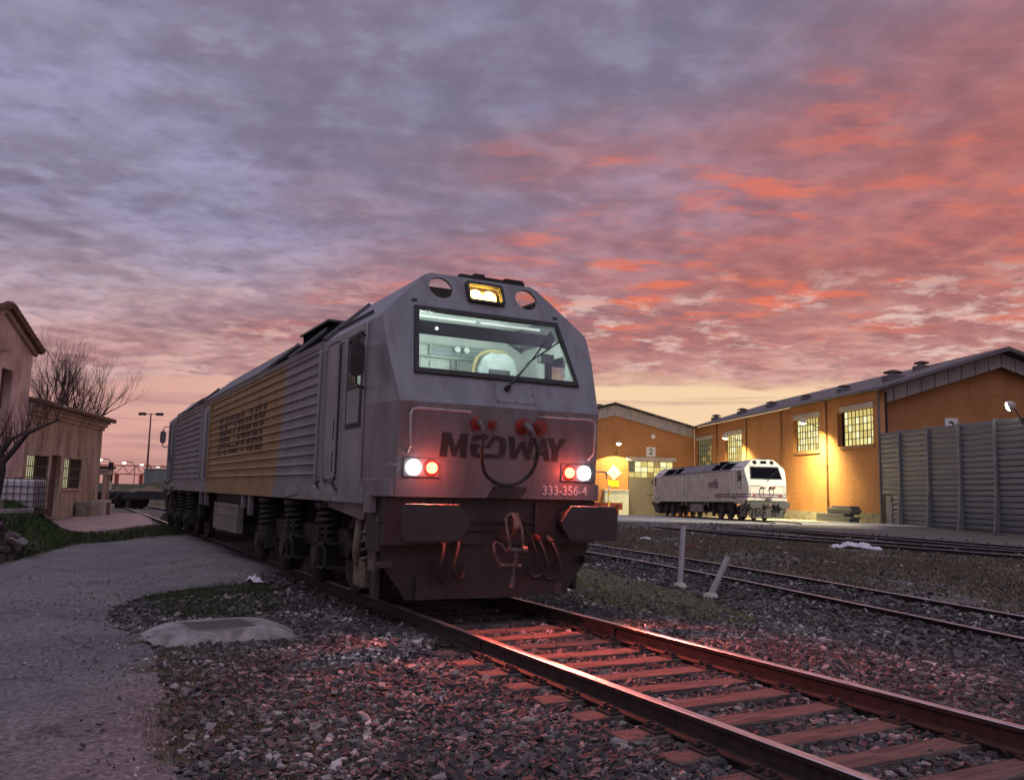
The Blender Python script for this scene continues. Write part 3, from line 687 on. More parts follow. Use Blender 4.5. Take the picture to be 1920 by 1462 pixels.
def livery_body(name, grey, grey2, stripe=None, yellow=None):
    """body paint in loco coordinates: x along (front is 0, back is -22), z up"""
    mm = bpy.data.materials.new(name); mm.use_nodes = True
    t = NT(mm.node_tree); b = t.n['Principled BSDF']
    co = t.new('ShaderNodeTexCoord').outputs['Object']; x, y, z = t.sep(co)
    n = t.noise(co, 1.3, 6, .6, .3)
    c = t.mix(t.sstep(n, .35, .7), grey, grey2)
    if yellow:
        e0 = t.m('ADD', -5.62, t.m('MULTIPLY', t.m('SUBTRACT', z, 1.3), .28))
        e0 = t.m('ADD', e0, t.m('MULTIPLY', t.m('SUBTRACT', t.noise(t.comb(t.m('MULTIPLY', x, .6), 0., t.m('MULTIPLY', z, 3.)), 6, 4, .7), .5), t.m('MULTIPLY', t.sstep(z, 2.4, 3.2), 1.6)))
        f = t.m('MULTIPLY', t.m('LESS_THAN', x, e0), t.m('GREATER_THAN', x, -12.5))
        yc = t.mix(t.sstep(t.noise(co, 2.2, 6, .65, .4), .38, .7), yellow, tuple(q*.72 for q in yellow))
        pale = t.m('MULTIPLY', t.sstep(t.noise(t.comb(t.m('MULTIPLY', x, 3.), 0., z), 2.6, 5, .7), .56, .66), t.sstep(z, 2.3, 3.0))
        yc = t.mix(t.m('MULTIPLY', pale, .7), yc, (.44, .36, .24))
        c = t.mix(f, c, yc)
        pk = t.m('MULTIPLY', t.m('MULTIPLY', t.m('GREATER_THAN', x, t.m('SUBTRACT', e0, .3)), t.m('LESS_THAN', x, t.m('ADD', e0, 1.0))), t.sstep(t.noise(t.comb(t.m('MULTIPLY', x, 5.), 0., t.m('MULTIPLY', z, .8)), 2., 5, .7), .55, .66))
        c = t.mix(t.m('MULTIPLY', pk, t.m('MULTIPLY', t.sstep(z, 2.0, 3.1), .8)), c, (.30, .29, .29))
    if stripe:
        for z0, z1 in ((1.50, 1.60), (1.66, 1.76)):
            f = t.m('MULTIPLY', t.m('GREATER_THAN', z, z0), t.m('LESS_THAN', z, z1))
            f = t.m('MULTIPLY', f, t.m('GREATER_THAN', x, -6.))
            c = t.mix(f, c, stripe)
    # dust and runs of dirt
    run = t.sstep(t.noise(t.comb(t.m('MULTIPLY', x, 7.), t.m('MULTIPLY', y, 7.), t.m('MULTIPLY', z, .5)), 1.4, 6, .65), .50, .78)
    c = t.mix(t.m('MULTIPLY', run, .30), c, (.10, .085, .078))
    lowd = t.m('MULTIPLY', t.sstep(z, 1.9, 1.2), t.sstep(t.noise(co, 4, 6, .65), .35, .7))
    c = t.mix(t.m('MULTIPLY', lowd, .45), c, (.12, .10, .09))
    t.put(b.inputs['Base Color'], c)
    t.put(b.inputs['Roughness'], t.m('ADD', .34, t.m('MULTIPLY', n, .28)))
    bn = t.new('ShaderNodeBump'); bn.inputs['Strength'].default_value = .12; bn.inputs['Distance'].default_value = .02
    t.put(bn.inputs['Height'], t.noise(co, 2.3, 3, .5)); t.l.new(bn.outputs[0], b.inputs['Normal'])
    return mm
LIV1 = dict(side=livery_body('grey_yellow_livery', (.285, .285, .295), (.205, .203, .210), yellow=(.36, .245, .105)), front=mat('grey_front_paint', (.240, .250, .275), (.185, .192, .212), 1.1, .42, bump=.1, bscale=3., dirt=((.115, .112, .115), 1.6, .46, .74, .6), stretch=(2.6, 2.6, .55), rvar=.25),
            roof=mat('roof_grey', (.12, .117, .125), (.085, .082, .088), 1.3, .45, dirt=((.07, .062, .06), 2., .5, .75, .6)), lower=mat('grey_lower_front', (.205, .185, .195), (.16, .145, .15), 1.3, .45, bump=.1, bscale=3., dirt=((.085, .072, .07), 1.7, .46, .74, .65), stretch=(2.4, 2.4, .6)),
            letter=mat('letter_dark', (.030, .022, .024), (.045, .033, .033), 6, .5), number=mat('number_white', (.62, .58, .58), (.50, .46, .46), 14, .5))
LIV2 = dict(side=livery_body('white_purple_livery', (.60, .57, .48), (.44, .41, .34), stripe=(.10, .03, .085)), front=mat('white_front_paint', (.72, .72, .66), (.60, .60, .54), 1.5, .4, dirt=((.36, .34, .28), 2., .48, .75, .6), stretch=(2, 2, .6)),
            roof=mat('white_roof', (.22, .215, .22), (.16, .155, .16), 1.2, .5), lower=livery_body('beige_front_paint', (.62, .59, .53), (.54, .51, .46), stripe=(.10, .03, .085)),
            letter=mat('letter_purple', (.10, .03, .085), (.08, .03, .07), 6, .5), number=mat('number_dark', (.15, .1, .12), None))

MEDWAY = [[(0, 0), (.014, 1), (.080, 1), (.118, .42), (.160, 1), (.212, 1), (.206, 0), (.155, 0), (.158, .55), (.128, .05), (.098, .05), (.064, .60), (.055, 0)],
          [(.236, .72), (.246, .88), (.276, .97), (.385, .97), (.358, .80), (.306, .80), (.292, .72)],
          [(.232, .60), (.298, .60), (.320, .50), (.292, .40), (.292, .26), (.305, .20), (.452, .20), (.464, .28), (.468, .66), (.456, .78), (.432, .80), (.392, .44), (.345, .44), (.410, .97), (.470, .97), (.510, .88), (.524, .68), (.518, .26), (.496, .08), (.456, .02), (.288, .02), (.250, .10), (.234, .24)],
          [(.534, 1), (.588, 1), (.598, .38), (.640, .78), (.682, .78), (.698, .40), (.716, 1.0), (.770, 1.0), (.722, .03), (.686, .03), (.652, .52), (.602, .03), (.562, .03)],
          [(.745, 0), (.818, .98), (.852, .98), (.893, 0), (.846, 0), (.837, .24), (.806, .24), (.794, 0)], [(.812, .40), (.834, .40), (.831, .72)],
          [(.866, 1), (.920, 1), (.944, .64), (.978, 1), (1.03, 1), (.966, .46), (.960, 0), (.908, 0), (.912, .46)]]
def medway(name, T, width, height, mt, parent):
    return plate(name, [[((p[0]-.5)*width, p[1]*height) for p in lp] for lp in MEDWAY], .002, T, mt, parent)

def xface(z):  # x of the raked upper front
    return -.36-(z-2.37)*.4286
def build_loco(root, L, lit, livery):
    def P(name, mb, mt, parent=root, **kw): return mb.build(name, mt, parent, **kw)
    RX = Matrix.Translation((-22, 0, 0)) @ Matrix.Rotation(PI, 4, 'Z')           # turns the front end into the rear end
    M_side, M_front, M_roof, M_lower = L['side'], L['front'], L['roof'], L['lower']
    # ---- long hood between the cabs
    mb = MB(); prof = [(-1.46, 1.36), (1.46, 1.36), (1.46, 3.36), (.74, 4.02), (-.74, 4.02), (-1.46, 3.36)]
    mb.prism(prof, 'x', -3.0, -19.0); P('body', mb, M_side)
    for s in (-1, 1):
        mb = MB(); mb.box(-3.02, -18.98, s*1.46, s*1.475, 3.31, 3.40); P('cant_rail', mb, L['roof'])
        mb = MB(); mb.box(-1.0, -21.0, s*1.30, s*1.482, 1.22, 1.42); P('sill', mb, M_side)
        # louvre ribs
        rp = [(0, -.026), (.030, -.016), (.034, -.004), (0, .022)]
        for x0, x1 in ((-3.1, -12.36), (-13.75, -18.9)):
            for k in range(13):
                zc = 1.58+k*.1395
                mb = MB(); mb.prism([(s*(1.4605+q[0]), zc+q[1]) for q in rp], 'x', x0, x1); P('louvre_rib', mb, M_side)
            for xx in (x0+.045, x1-.045):
                mb = MB(); mb.box(xx-.03, xx+.03, s*1.461, s*1.503, 1.49, 3.32); P('louvre_frame', mb, M_side)
        # side door between the louvres
        mb = MB(); mb.box(-12.75, -13.35, s*1.461, s*1.485, 1.5, 3.2); d = P('engine_door', mb, M_side, bevel=.01)
        mb = MB(); mb.box(-12.80, -12.83, s*1.486, s*1.50, 1.55, 3.1); P('door_seal', mb, M_blk, d)
        # roof slope panels
        sl = Vector((0, -s*.72, .66)).normalized(); nr = Vector((0, s*.66, .72)).normalized()
        def slope(x0, x1, a0, a1, h, name, mt, th=.03):
            o = Vector((0, s*1.46, 3.36)); T = frame(o+nr*h, (1, 0, 0), sl, nr)
            mb = MB(); mb.box(x1, x0, a0, a1, 0, th, T); return P(name, mb, mt, bevel=.008)
        slope(-3.25, -5.0, .12, .80, .004, 'roof_grille', M_void, .02); slope(-5.25, -7.0, .12, .80, .004, 'roof_grille', M_void, .02)
        for xx in (-3.1, -5.12, -7.12): slope(xx+.05, xx-.05, .06, .92, .004, 'roof_frame', M_roof, .06)
        for xx in np.arange(-7.3, -12.6, -1.7): slope(xx, xx-1.6, .08, .93, .006, 'roof_panel', M_roof, .045)
        slope(-13.2, -15.6, .1, .85, .004, 'roof_grille', M_void, .02); slope(-15.9, -18.6, .1, .85, .004, 'roof_grille', M_void, .02)
        slope(-15.7, -15.8, .06, .92, .004, 'roof_frame', M_roof, .06)
    # raised roof hatch and roof clutter
    T = Matrix.Translation((-6.1, 0, 4.03)) @ Matrix.Rotation(math.radians(0), 4, 'Y')
    mb = MB(); mb.box(-4.9, -6.7, -.90, .90, 4.065, 4.10); hatch = P('roof_hatch', mb, M_roof, bevel=.006)
    for xx in (-4.95, -5.8, -6.65):
        for yy in (-.70, .70): mb = MB(); mb.box(xx-.03, xx+.03, yy-.03, yy+.03, 4.0, 4.065); mb.build('hatch_strut', M_void, hatch)
    mb = MB(); mb.box(-5.0, -6.6, -.86, .86, 3.90, 4.06); mb.build('hatch_well', M_void, hatch)
    mb = MB(); mb.box(-8.2, -9.4, -.5, .5, 4.02, 4.12); P('exhaust_cover', mb, M_dark, bevel=.02)
    for xx in (-10.4, -12.2, -13.3, -14.3, -15.2, -16.4):
        mb = MB(); mb.tube([(xx, -.6, 4.02), (xx, -.6, 4.12), (xx-.12, -.6, 4.12), (xx-.12, -.6, 4.02)], .018, 6); P('lifting_eye', mb, M_dark)
    mb = MB(); mb.box(-13.2, -18.6, -.68, .68, 4.02, 4.07); P('fan_deck', mb, M_dark)
    for xx in (-14.2, -16.0, -17.8):
        mb = MB(); mb.cyl((xx, 0, 4.06), (xx, 0, 4.11), .62, 28); P('roof_fan', mb, M_blk)
    # ---- the two cabs
    for end in (0, 1):
        E = Matrix.Identity(4) if end == 0 else RX
        LIT = lit and end == 0
        def B(name, mb, mt, parent=root, **kw): return mb.build(name, mt, parent, T=E, **kw)
        # lower nose
        hw = 1.31
        mb = MB()
        A0 = [(-.42, -hw, 1.31), (-.42, hw, 1.31), (-.36, hw, 2.37), (-.36, -hw, 2.37)]
        mb.add(A0, [(0, 1, 2, 3)])
        for s in (-1, 1):
            mb.add([(-.36, s*hw, 2.37), (-.42, s*hw, 1.31), (-1.15, s*1.46, 1.31), (-1.15, s*1.46, 2.37)], [(0, 1, 2, 3)])
        B('lower_nose', mb, M_lower, recalc=False)
        # full width bottom band
        mb = MB(); mb.prism([(-.425, -1.37), (-.425, 1.37), (-.62, 1.465), (-1.16, 1.475), (-1.16, -1.475), (-.62, -1.465)], 'z', 1.305, 1.50); B('nose_band', mb, M_lower, bevel=.012)
        # raked front plate with windscreen, lamp and vent openings
        ez = Vector((-.4286, 0, 1)).normalized(); ex = Vector((0, 1, 0)); en = ex.cross(ez); k = math.hypot(.4286, 1)
        T0 = frame((-.36, 0, 2.37), ex, ez, en)
        def sv(z): return (z-2.37)*k
        outer = [(-hw, 0), (hw, 0), (1.395, sv(3.05)), (1.40, sv(3.38)), (1.36, sv(3.46)), (.80, sv(4.01)), (.70, sv(4.055)), (-.70, sv(4.055)), (-.80, sv(4.01)), (-1.36, sv(3.46)), (-1.40, sv(3.38)), (-1.395, sv(3.05))]
        wb, wt = 2.735, 3.535
        win = [(-1.075, sv(wb)), (1.075, sv(wb)), (.965, sv(wt)), (-.965, sv(wt))]
        holes = [win]
        if end == 0: holes += [circle(-.60, sv(3.86), .155), circle(.60, sv(3.86), .155)]
        holes += [rrect(-.225, .225, sv(3.74), sv(3.96), .03)]
        plate('front_plate', [outer]+holes, .03, E @ T0 @ Matrix.Translation((0, 0, -.016)), M_front, root)
        # cab flanks: facet between plate edge and cab side, roof slope facets
        mb = MB()
        for s in (-1, 1):
            a1 = (-.36, s*hw, 2.37); a2 = (xface(3.05), s*1.395, 3.05); a3 = (xface(3.40), s*1.395, 3.40); a4 = (xface(3.46), s*1.36, 3.46); a5 = (xface(4.01), s*.80, 4.01); a6 = (xface(4.055), s*.70, 4.055)
            b1 = (-1.15, s*1.46, 2.37); b2 = (-1.15, s*1.46, 3.05); b3 = (-1.35, s*1.46, 3.36); b5 = (-1.75, s*.80, 4.00); b6 = (-1.75, s*.70, 4.055)
            mb.add([a1, a2, b2, b1], [(0, 1, 2, 3)]); mb.add([a2, a3, b3, b2], [(0, 1, 2, 3)]); mb.add([a3, a4, b3], [(0, 1, 2)]); 
            if s > 0 and end == 0:                                              # the slope is cut lower behind the right vent
                a5c = (xface(3.92), .89, 3.92); b5c = (-1.75, .89, 3.92); mb.add([a4, a5c, b5c, b3], [(0, 1, 2, 3)])
            else: mb.add([a4, a5, b5, b3], [(0, 1, 2, 3)]); mb.add([a5, a6, b6, b5], [(0, 1, 2, 3)])
            # upper slope back to the hood
            mb.add([b3, b5, (-3.02, s*.80, 4.00), (-3.02, s*1.46, 3.36)], [(0, 1, 2, 3)]); mb.add([b5, b6, (-3.02, s*.70, 4.055), (-3.02, s*.80, 4.0)], [(0, 1, 2, 3)])
            mb.add([b2, b3, (-3.02, s*1.46, 3.36), (-3.02, s*1.46, 3.34), (-1.16, s*1.46, 3.34)], [(0, 1, 2, 3, 4)])
        mb.add([(-1.75, -.70, 4.055), (-1.75, .70, 4.055), (-3.02, .70, 4.055), (-3.02, -.70, 4.055)], [(0, 1, 2, 3)])
        B('cab_shell', mb, M_front, recalc=False)
        # open well behind the vents
        mb = MB(); mb.add([(-.985, -1.0, 3.70), (-.985, 1.0, 3.70), (-1.76, 1.0, 3.70), (-1.76, -1.0, 3.70)], [(0, 1, 2, 3)]); mb.add([(-1.755, -1.0, 3.70), (-1.755, 1.0, 3.70), (-1.755, .79, 4.0), (-1.755, .70, 4.053), (-1.755, -.70, 4.053), (-1.755, -.79, 4.0)], [(0, 1, 2, 3, 4, 5)])
        B('vent_well', mb, M_blk, recalc=False)
        if end == 0:
            for s in (-1, 1):                                                   # wire mesh in the vents
                mb = MB()
                for q in np.arange(-.15, .151, .03):
                    c = math.sqrt(max(0, .155**2-q*q))
                    if c > .02:
                        for (p0, p1) in (((s*.6+q, sv(3.86)-c), (s*.6+q, sv(3.86)+c)), ((s*.6-c, sv(3.86)+q), (s*.6+c, sv(3.86)+q))):
                            mb.tube([T0 @ Vector((*p0, -.02)), T0 @ Vector((*p1, -.02))], .0022, 3, False)
                B('vent_mesh', mb, M_dark)
        for s in (-1, 1):
            mb = MB(); mb.prism([(s*.98-.035, sv(3.64)-.014), (s*.98+.035, sv(3.64)-.014), (s*.98+.03, sv(3.64)+.016), (s*.98-.03, sv(3.64)+.016)], 'z', .0, .012)
            mb.build('drain_slot', M_blk, root, T=E @ T0)
        # roof edge light bar
        mb = MB(); mb.box(xface(4.05)-.01, xface(4.05)-.10, -.30, .62, 4.04, 4.10); mb.box(xface(4.05)-.01, xface(4.05)-.08, -.10, .04, 4.10, 4.13); mb.box(xface(4.05)-.01, xface(4.05)-.08, .34, .60, 4.10, 4.125); B('roof_bar', mb, M_dark)
        # headlight
        hl = None
        mb = MB(); fr = rrect(-.262, .262, sv(3.71), sv(3.99), .04)
        hl = plate('headlight', [fr, rrect(-.222, .222, sv(3.745), sv(3.955), .03)], .05, E @ T0 @ Matrix.Translation((0, 0, .014)), M_blk if LIT else M_front, root)
        mb = MB(); mb.box(-.222, .222, sv(3.743), sv(3.957), -.12, -.10); mb.build('reflector', mat('headlamp_reflector', (.85, .62, .22), (.8, .5, .12), 8, .25, .6, emit=((1., .58, .10), 1.3)) if LIT else M_dark, hl, T=E @ T0)
        for s in (-1, 1):
            mb = MB(); c0 = Vector((s*.095, sv(3.85), -.095)); mb.cyl(c0, c0+Vector((0, 0, .05)), .084, 20, .092); mb.build('bulb', M_head_lamp if LIT else M_lamp_off, hl, T=E @ T0)
        mb = MB(); mb.box(-.225, .225, sv(3.742), sv(3.958), -.004, .002); mb.build('lens', glass('amber_lens', (1., .86, .48), .4) if LIT else M_glassdk, hl, T=E @ T0)
        if LIT:
            ld = bpy.data.lights.new('headlight_light', 'POINT'); ld.energy = 9; ld.color = (1., .66, .20); ld.shadow_soft_size = .05
            lo = bpy.data.objects.new('headlight_light', ld); lo.location = E @ T0 @ Vector((0, sv(3.85), -.05)); link(lo, hl)
        # windscreen
        wo = [(-1.105, sv(wb)-.03), (1.105, sv(wb)-.03), (.992, sv(wt)+.03), (-.992, sv(wt)+.03)]; wi = [(-1.045, sv(wb)+.035), (1.045, sv(wb)+.035), (.94, sv(wt)-.035), (-.94, sv(wt)-.035)]
        wf = plate('windscreen_frame', [wo, wi], .03, E @ T0 @ Matrix.Translation((0, 0, .012)), M_blk, root)
        plate('windscreen_glass', [win], .006, E @ T0 @ Matrix.Translation((0, 0, -.01)), M_glass if LIT else M_glassdk, wf)
        # wiper
        wp = MB(); piv = (.06, sv(2.60)); wp.tube([T0 @ Vector((*piv, .03)), T0 @ Vector((*piv, .07)), T0 @ Vector((.30, sv(2.83), .07)), T0 @ Vector((.50, sv(3.02), .06)), T0 @ Vector((.74, sv(3.27), .05))], [.022, .02, .011, .010, .008], 6)
        wp.tube([T0 @ Vector((.38, sv(2.93), .035)), T0 @ Vector((.96, sv(3.30), .035))], .009, 5); wp.cyl(T0 @ Vector((*piv, .0)), T0 @ Vector((*piv, .05)), .035, 12)
        B('wiper', wp, M_blk)
        mb = MB(); mb.box(-.10, .42, sv(2.43), sv(2.66), .0, .006); pn = mb.build('wiper_panel', M_front, root, T=E @ T0, bevel=.004)
        mb = MB()
        for q in ((-.08, 2.45), (-.08, 2.64), (.16, 2.45), (.40, 2.45), (.40, 2.64), (.40, 2.55)): mb.cyl((q[0], sv(q[1]), .005), (q[0], sv(q[1]), .012), .009, 6)
        mb.build('screw', M_blk, pn, T=E @ T0)
        # cab interior
        if True:
            mb = MB()
            mb.add([(-.75, -1.3, 2.30), (-.75, 1.3, 2.30), (-2.45, 1.3, 2.30), (-2.45, -1.3, 2.30)], [(0, 1, 2, 3)])
            mb.add([(-2.45, -1.38, 2.3), (-2.45, 1.38, 2.3), (-2.45, 1.38, 3.4), (-2.45, .9, 3.64), (-2.45, -.9, 3.64), (-2.45, -1.38, 3.4)], [(0, 1, 2, 3, 4, 5)])
            mb.add([(-.93, -1.0, 3.655), (-.93, 1.0, 3.655), (-2.45, 1.0, 3.655), (-2.45, -1.0, 3.655)], [(0, 3, 2, 1)])
            B('cab_lining', mb, M_cabwall, recalc=False)
            if LIT:
                M_trim = mat('cab_trim', (.36, .42, .39), None, rough=.4)
                for q in ((-1.2, .95, 3.225, 3.25), (-1.2, .95, 3.40, 3.43), (-.30, -.27, 2.6, 3.22), (.20, .23, 2.6, 3.22), (.28, .31, 2.6, 3.22), (-.14, -.11, 3.25, 3.40)):
                    mb = MB(); mb.box(-2.44, -2.40, q[0], q[1], q[2], q[3]); B('cab_wall_trim', mb, M_trim)
                mb = MB(); mb.box(-2.44, -2.425, -.10, .80, 3.27, 3.38); B('cab_rear_pane', mb, mat('cab_pane_grey', (.30, .36, .38), None, rough=.15))
                mb = MB(); mb.box(-2.43, -2.42, -.12, .17, 3.03, 3.17); B('notice_sheet', mb, mat('notice_paper', (.75, .78, .74), (.5, .56, .52), 40, .7))
                for yy in (.26, .40):
                    mb = MB(); mb.cyl((-2.40, yy, 3.35), (-2.34, yy, 3.36), .03, 10, .045); B('cab_fan', mb, mat('cab_white', (.95, .97, .95), None, rough=.3))
                # ceiling tubes
                mb = MB(); mb.box(-1.07, -1.10, -.90, -.08, 3.490, 3.515); B('cab_lamp', mb, M_tube); mb = MB(); mb.box(-1.07, -1.10, .0, .86, 3.490, 3.515); B('cab_lamp', mb, M_tube)
                # sun blind
                blind = MB(); blind.prism([(-.955, 3.42), (-.97, 3.42), (-.955, 3.25), (-.94, 3.25)], 'y', -.98, .88); B('sun_blind', blind, M_cabdark)
                mb = MB(); mb.cyl((-.955, -.66, 3.335), (-.935, -.66, 3.335), .018, 12); B('blind_lamp', mb, emit_mat('blind_lamp_glow', (1, 1, .95), 2.5))
                # driver seat
                seat = MB(); seat.prism([(.30, 2.5), (.90, 2.5), (.92, 3.02), (.86, 3.20), (.74, 3.265), (.50, 3.265), (.38, 3.20), (.31, 3.02)], 'x', -1.75, -1.90); st = B('driver_seat', seat, M_seat, bevel=.03)
                mb = MB(); mb.box(-1.735, -1.75, .46, .78, 2.70, 3.03); mb.build('seat_pad', M_cabdark, st, T=E)
                mb = MB(); mb.tube(spline([(-1.82, .25, 2.6), (-1.82, .26, 3.02), (-1.82, .34, 3.21), (-1.82, .50, 3.285), (-1.82, .74, 3.285)]), .024, 6); mb.build('seat_edge', mat('seat_piping', (.40, .34, .18), None), st, T=E)
                # desk
                mb = MB(); mb.prism([(-.62, 2.66), (-.75, 2.72), (-1.25, 2.55), (-1.25, 2.3), (-.62, 2.3)], 'y', -1.2, 1.2); B('driver_desk', mb, M_cabdark)
                mb = MB(); mb.box(-1.20, -1.30, .95, 1.16, 3.10, 3.22); B('side_console', mb, M_cabdark, bevel=.01)
                mb = MB(); mb.prism([(.80, 3.30), (1.0, 3.50), (1.06, 3.40), (.98, 3.24)], 'x', -1.02, -1.05); B('blind_bracket', mb, M_cabdark)
                for yl in (-.65, .55):
                    ld = bpy.data.lights.new('cab_light', 'POINT'); ld.energy = 25; ld.color = (.90, 1., .95); ld.shadow_soft_size = .10
                    lo = bpy.data.objects.new('cab_light', ld); lo.location = (-1.12, yl, 3.345); link(lo, root)
                for sd_ in (-1, 1):                                              # lined side walls with window openings
                    plate('cab_side_lining', [[(-2.44, 2.3), (-.80, 2.3), (-1.02, 3.45), (-2.44, 3.45)], [(-1.80, 2.62), (-1.28, 2.62), (-1.28, 3.22), (-1.80, 3.22)]], .02, frame((0, sd_*1.36, 0), (1, 0, 0), (0, 0, 1), (0, -1, 0)), M_cabwall, root)
        # cab sides with window and door
        for s in (-1, 1):
            Ts = frame((0, s*1.46, 0), (1, 0, 0), (0, 0, 1), (0, -1, 0))
            side = [(-3.02, 1.34), (-1.14, 1.34), (-1.14, 3.05), (-1.16, 3.36), (-3.02, 3.36)]
            hole = [(-1.80, 2.16), (-1.28, 2.16), (-1.28, 3.22), (-1.80, 3.22)]
            plate('cab_side', [side, hole], .02, E @ Ts, M_side, root)
            wfr = plate('cab_window', [[(-1.85, 2.11), (-1.23, 2.11), (-1.23, 3.27), (-1.85, 3.27)], [(-1.79, 2.62), (-1.29, 2.62), (-1.29, 3.21), (-1.79, 3.21)]], .03, E @ Ts @ Matrix.Translation((0, 0, -s*0.0)), M_blk, root)
            plate('window_panel', [[(-1.78, 2.17), (-1.30, 2.17), (-1.30, 2.58), (-1.78, 2.58)]], .045, E @ Ts, M_side, wfr)
            plate('window_glass', [[(-1.80, 2.6), (-1.28, 2.6), (-1.28, 3.22), (-1.80, 3.22)]], .006, E @ Ts, M_glass if LIT else M_glassdk, wfr)
            # door leaf
            yy = s*1.471
            dr = plate('cab_door', [rrect(-2.70, -2.16, 1.50, 3.26, .10)], .03, E @ frame((0, yy, 0), (1, 0, 0), (0, 0, 1), (0, -1, 0)), M_side, root)
            plate('door_seal', [rrect(-2.73, -2.13, 1.47, 3.29, .11), rrect(-2.70, -2.16, 1.50, 3.26, .10)], .028, E @ frame((0, yy, 0), (1, 0, 0), (0, 0, 1), (0, -1, 0)), M_blk, dr)
            mb = MB()
            for zz in (2.14, 1.72): mb.box(-2.30, -2.22, s*1.487, s*1.493, zz-.13, zz+.13)
            mb.build('door_handle', M_blk, dr, T=E)
            for xx in (-2.05, -2.88):
                mb = MB(); mb.tube([(xx, s*1.46, 1.52), (xx, s*1.53, 1.55), (xx, s*1.53, 3.22), (xx, s*1.46, 3.25)], .018, 8); B('handrail', mb, M_front)
            # gutter over the cab
            mb = MB(); mb.tube([(-1.55, s*1.27, 3.58), (-2.98, s*1.27, 3.58)], .022, 6); B('rain_gutter', mb, M_blk)
            # mirror
            if not (end == 0 and s > 0):
                mi = MB(); mi.tube([(-1.22, s*1.46, 3.20), (-1.05, s*1.58, 3.21), (-1.0, s*1.62, 3.17), (-1.0, s*1.62, 2.60), (-1.02, s*1.58, 2.56), (-1.22, s*1.46, 2.58)], .014, 6); mr = B('mirror', mi, M_blk)
                T1 = frame((-1.0, s*1.62, 2.88), (0, 1, 0), (0, 0, 1), (1, 0, 0))
                mh = plate('mirror_housing', [rrect(-.085, .085, -.20, .20, .08)], .05, E @ T1, M_blk, mr)
                plate('mirror_glass', [rrect(-.072, .072, -.18, .18, .07)], .002, E @ frame((-1.026, s*1.62, 2.88), (0, 1, 0), (0, 0, 1), (1, 0, 0)), mat('mirror_silver', (.8, .85, .82), None, rough=.05, metal=1.), mh)
            # front handrails
            hr = MB(); hr.tube([(-.385, s*.47, 2.275), (-.285, s*.48, 2.28), (-.275, s*1.12, 2.285), (-.275, s*1.19, 2.27), (-.275, s*1.215, 2.21), (-.285, s*1.20, 1.87), (-.39, s*1.19, 1.80)], [.014]*7, 8); B('front_handrail', hr, mat('handrail_paint', (.46, .42, .42), (.34, .3, .3), 12, .4))
            # lamps
            cl = MB(); cl.box(-.400, -.383, s*.80, s*1.235, 1.53, 1.74); ch = B('lamp_cluster', cl, M_lower, bevel=.006)
            mb = MB(); mb.tube([(-.385, s*1.12, 1.635), (-.350, s*1.12, 1.635), (-.335, s*1.12, 1.635), (-.33, s*1.12, 1.635)], [.086, .084, .06, .02], 24); mb.build('white_lamp', M_white_lamp if LIT else M_lamp_off, ch, T=E, smooth=True)
            mb = MB(); mb.cyl((-.384, s*.905, 1.635), (-.368, s*.905, 1.635), .088, 24); mb.build('lamp_ring', M_redplug, ch, T=E)
            mb = MB(); mb.tube([(-.37, s*.905, 1.635), (-.345, s*.905, 1.635), (-.325, s*.905, 1.635), (-.32, s*.905, 1.635)], [.064, .062, .04, .012], 24); mb.build('red_lamp', M_red_lamp if LIT else mat('red_lens_off', (.35, .03, .03), None, rough=.2), ch, T=E, smooth=True)
            if LIT:
                for nm, yy2, en, colr in (('red_lamp_light', .905, 520., (1., .11, .06)), ('white_lamp_light', 1.12, 14., (.9, .95, 1.))):
                    ld = bpy.data.lights.new(nm, 'SPOT'); ld.energy = en; ld.color = colr; ld.shadow_soft_size = .05; ld.spot_size = math.radians(124); ld.spot_blend = 1.
                    lo = bpy.data.objects.new(nm, ld); lo.location = (-.29, s*yy2, 1.635); lo.rotation_euler = Vector((1, 0, -1.05)).to_track_quat('-Z', 'Y').to_euler(); link(lo, ch)
            if LIT:
                ld = bpy.data.lights.new('red_lamp_spill', 'POINT'); ld.energy = 5.5; ld.color = (1., .10, .06); ld.shadow_soft_size = .05
                lo = bpy.data.objects.new('red_lamp_spill', ld); lo.location = (-.26, s*.905, 1.635); link(lo, ch)
            # small step brackets beside the lamps
            mb = MB(); mb.tube([(-.44, s*1.30, 1.66), (-.36, s*1.36, 1.66), (-.36, s*1.44, 1.655), (-.40, s*1.47, 1.58)], .010, 5); B('lamp_bracket', mb, M_front)
            # buffers
            bf = MB()
            yo, yi = s*1.36, s*.585
            poly = [(s*1.34, 1.24), (s*.72, 1.24), (s*.585, 1.06), (s*.60, .99), (s*.70, .845), (s*1.34, .845), (s*1.365, .93), (s*1.37, 1.05), (s*1.365, 1.16)]
            bf.prism(poly, 'x', 0.0, -.045); bu = B('buffer', bf, M_skirt, bevel=.008)
            mb = MB(); mb.cyl((-.045, s*.975, 1.05), (-.30, s*.975, 1.05), .10, 20); mb.cyl((-.26, s*.975, 1.05), (-.62, s*.975, 1.05), .15, 20, .17); mb.build('buffer_shank', M_dark, bu, T=E)
            mb = MB(); mb.cyl((.0, s*.94, 1.065), (.003, s*.94, 1.065), .012, 8); mb.build('buffer_hole', M_blk, bu, T=E)
            # air hoses below the buffers
            for q, (y0, zt) in enumerate(((.52, .83), (.70, .80))):
                hs = MB(); hs.tube(spline([(-.52, s*y0, zt+.06), (-.42, s*y0, zt), (-.36, s*(y0+.04), zt-.14), (-.36, s*(y0+.08), zt-.32), (-.40, s*(y0+.02), zt-.42), (-.44, s*(y0-.07), zt-.42), (-.47, s*(y0-.11), zt-.28)]), .024, 8); h = B('air_hose', hs, M_blk, smooth=True)
                mb = MB(); mb.cyl((-.52, s*y0, zt+.05), (-.41, s*y0, zt-.01), .038, 10); mb.build('hose_cock', M_redplug if q == 0 else M_steel, h, T=E)
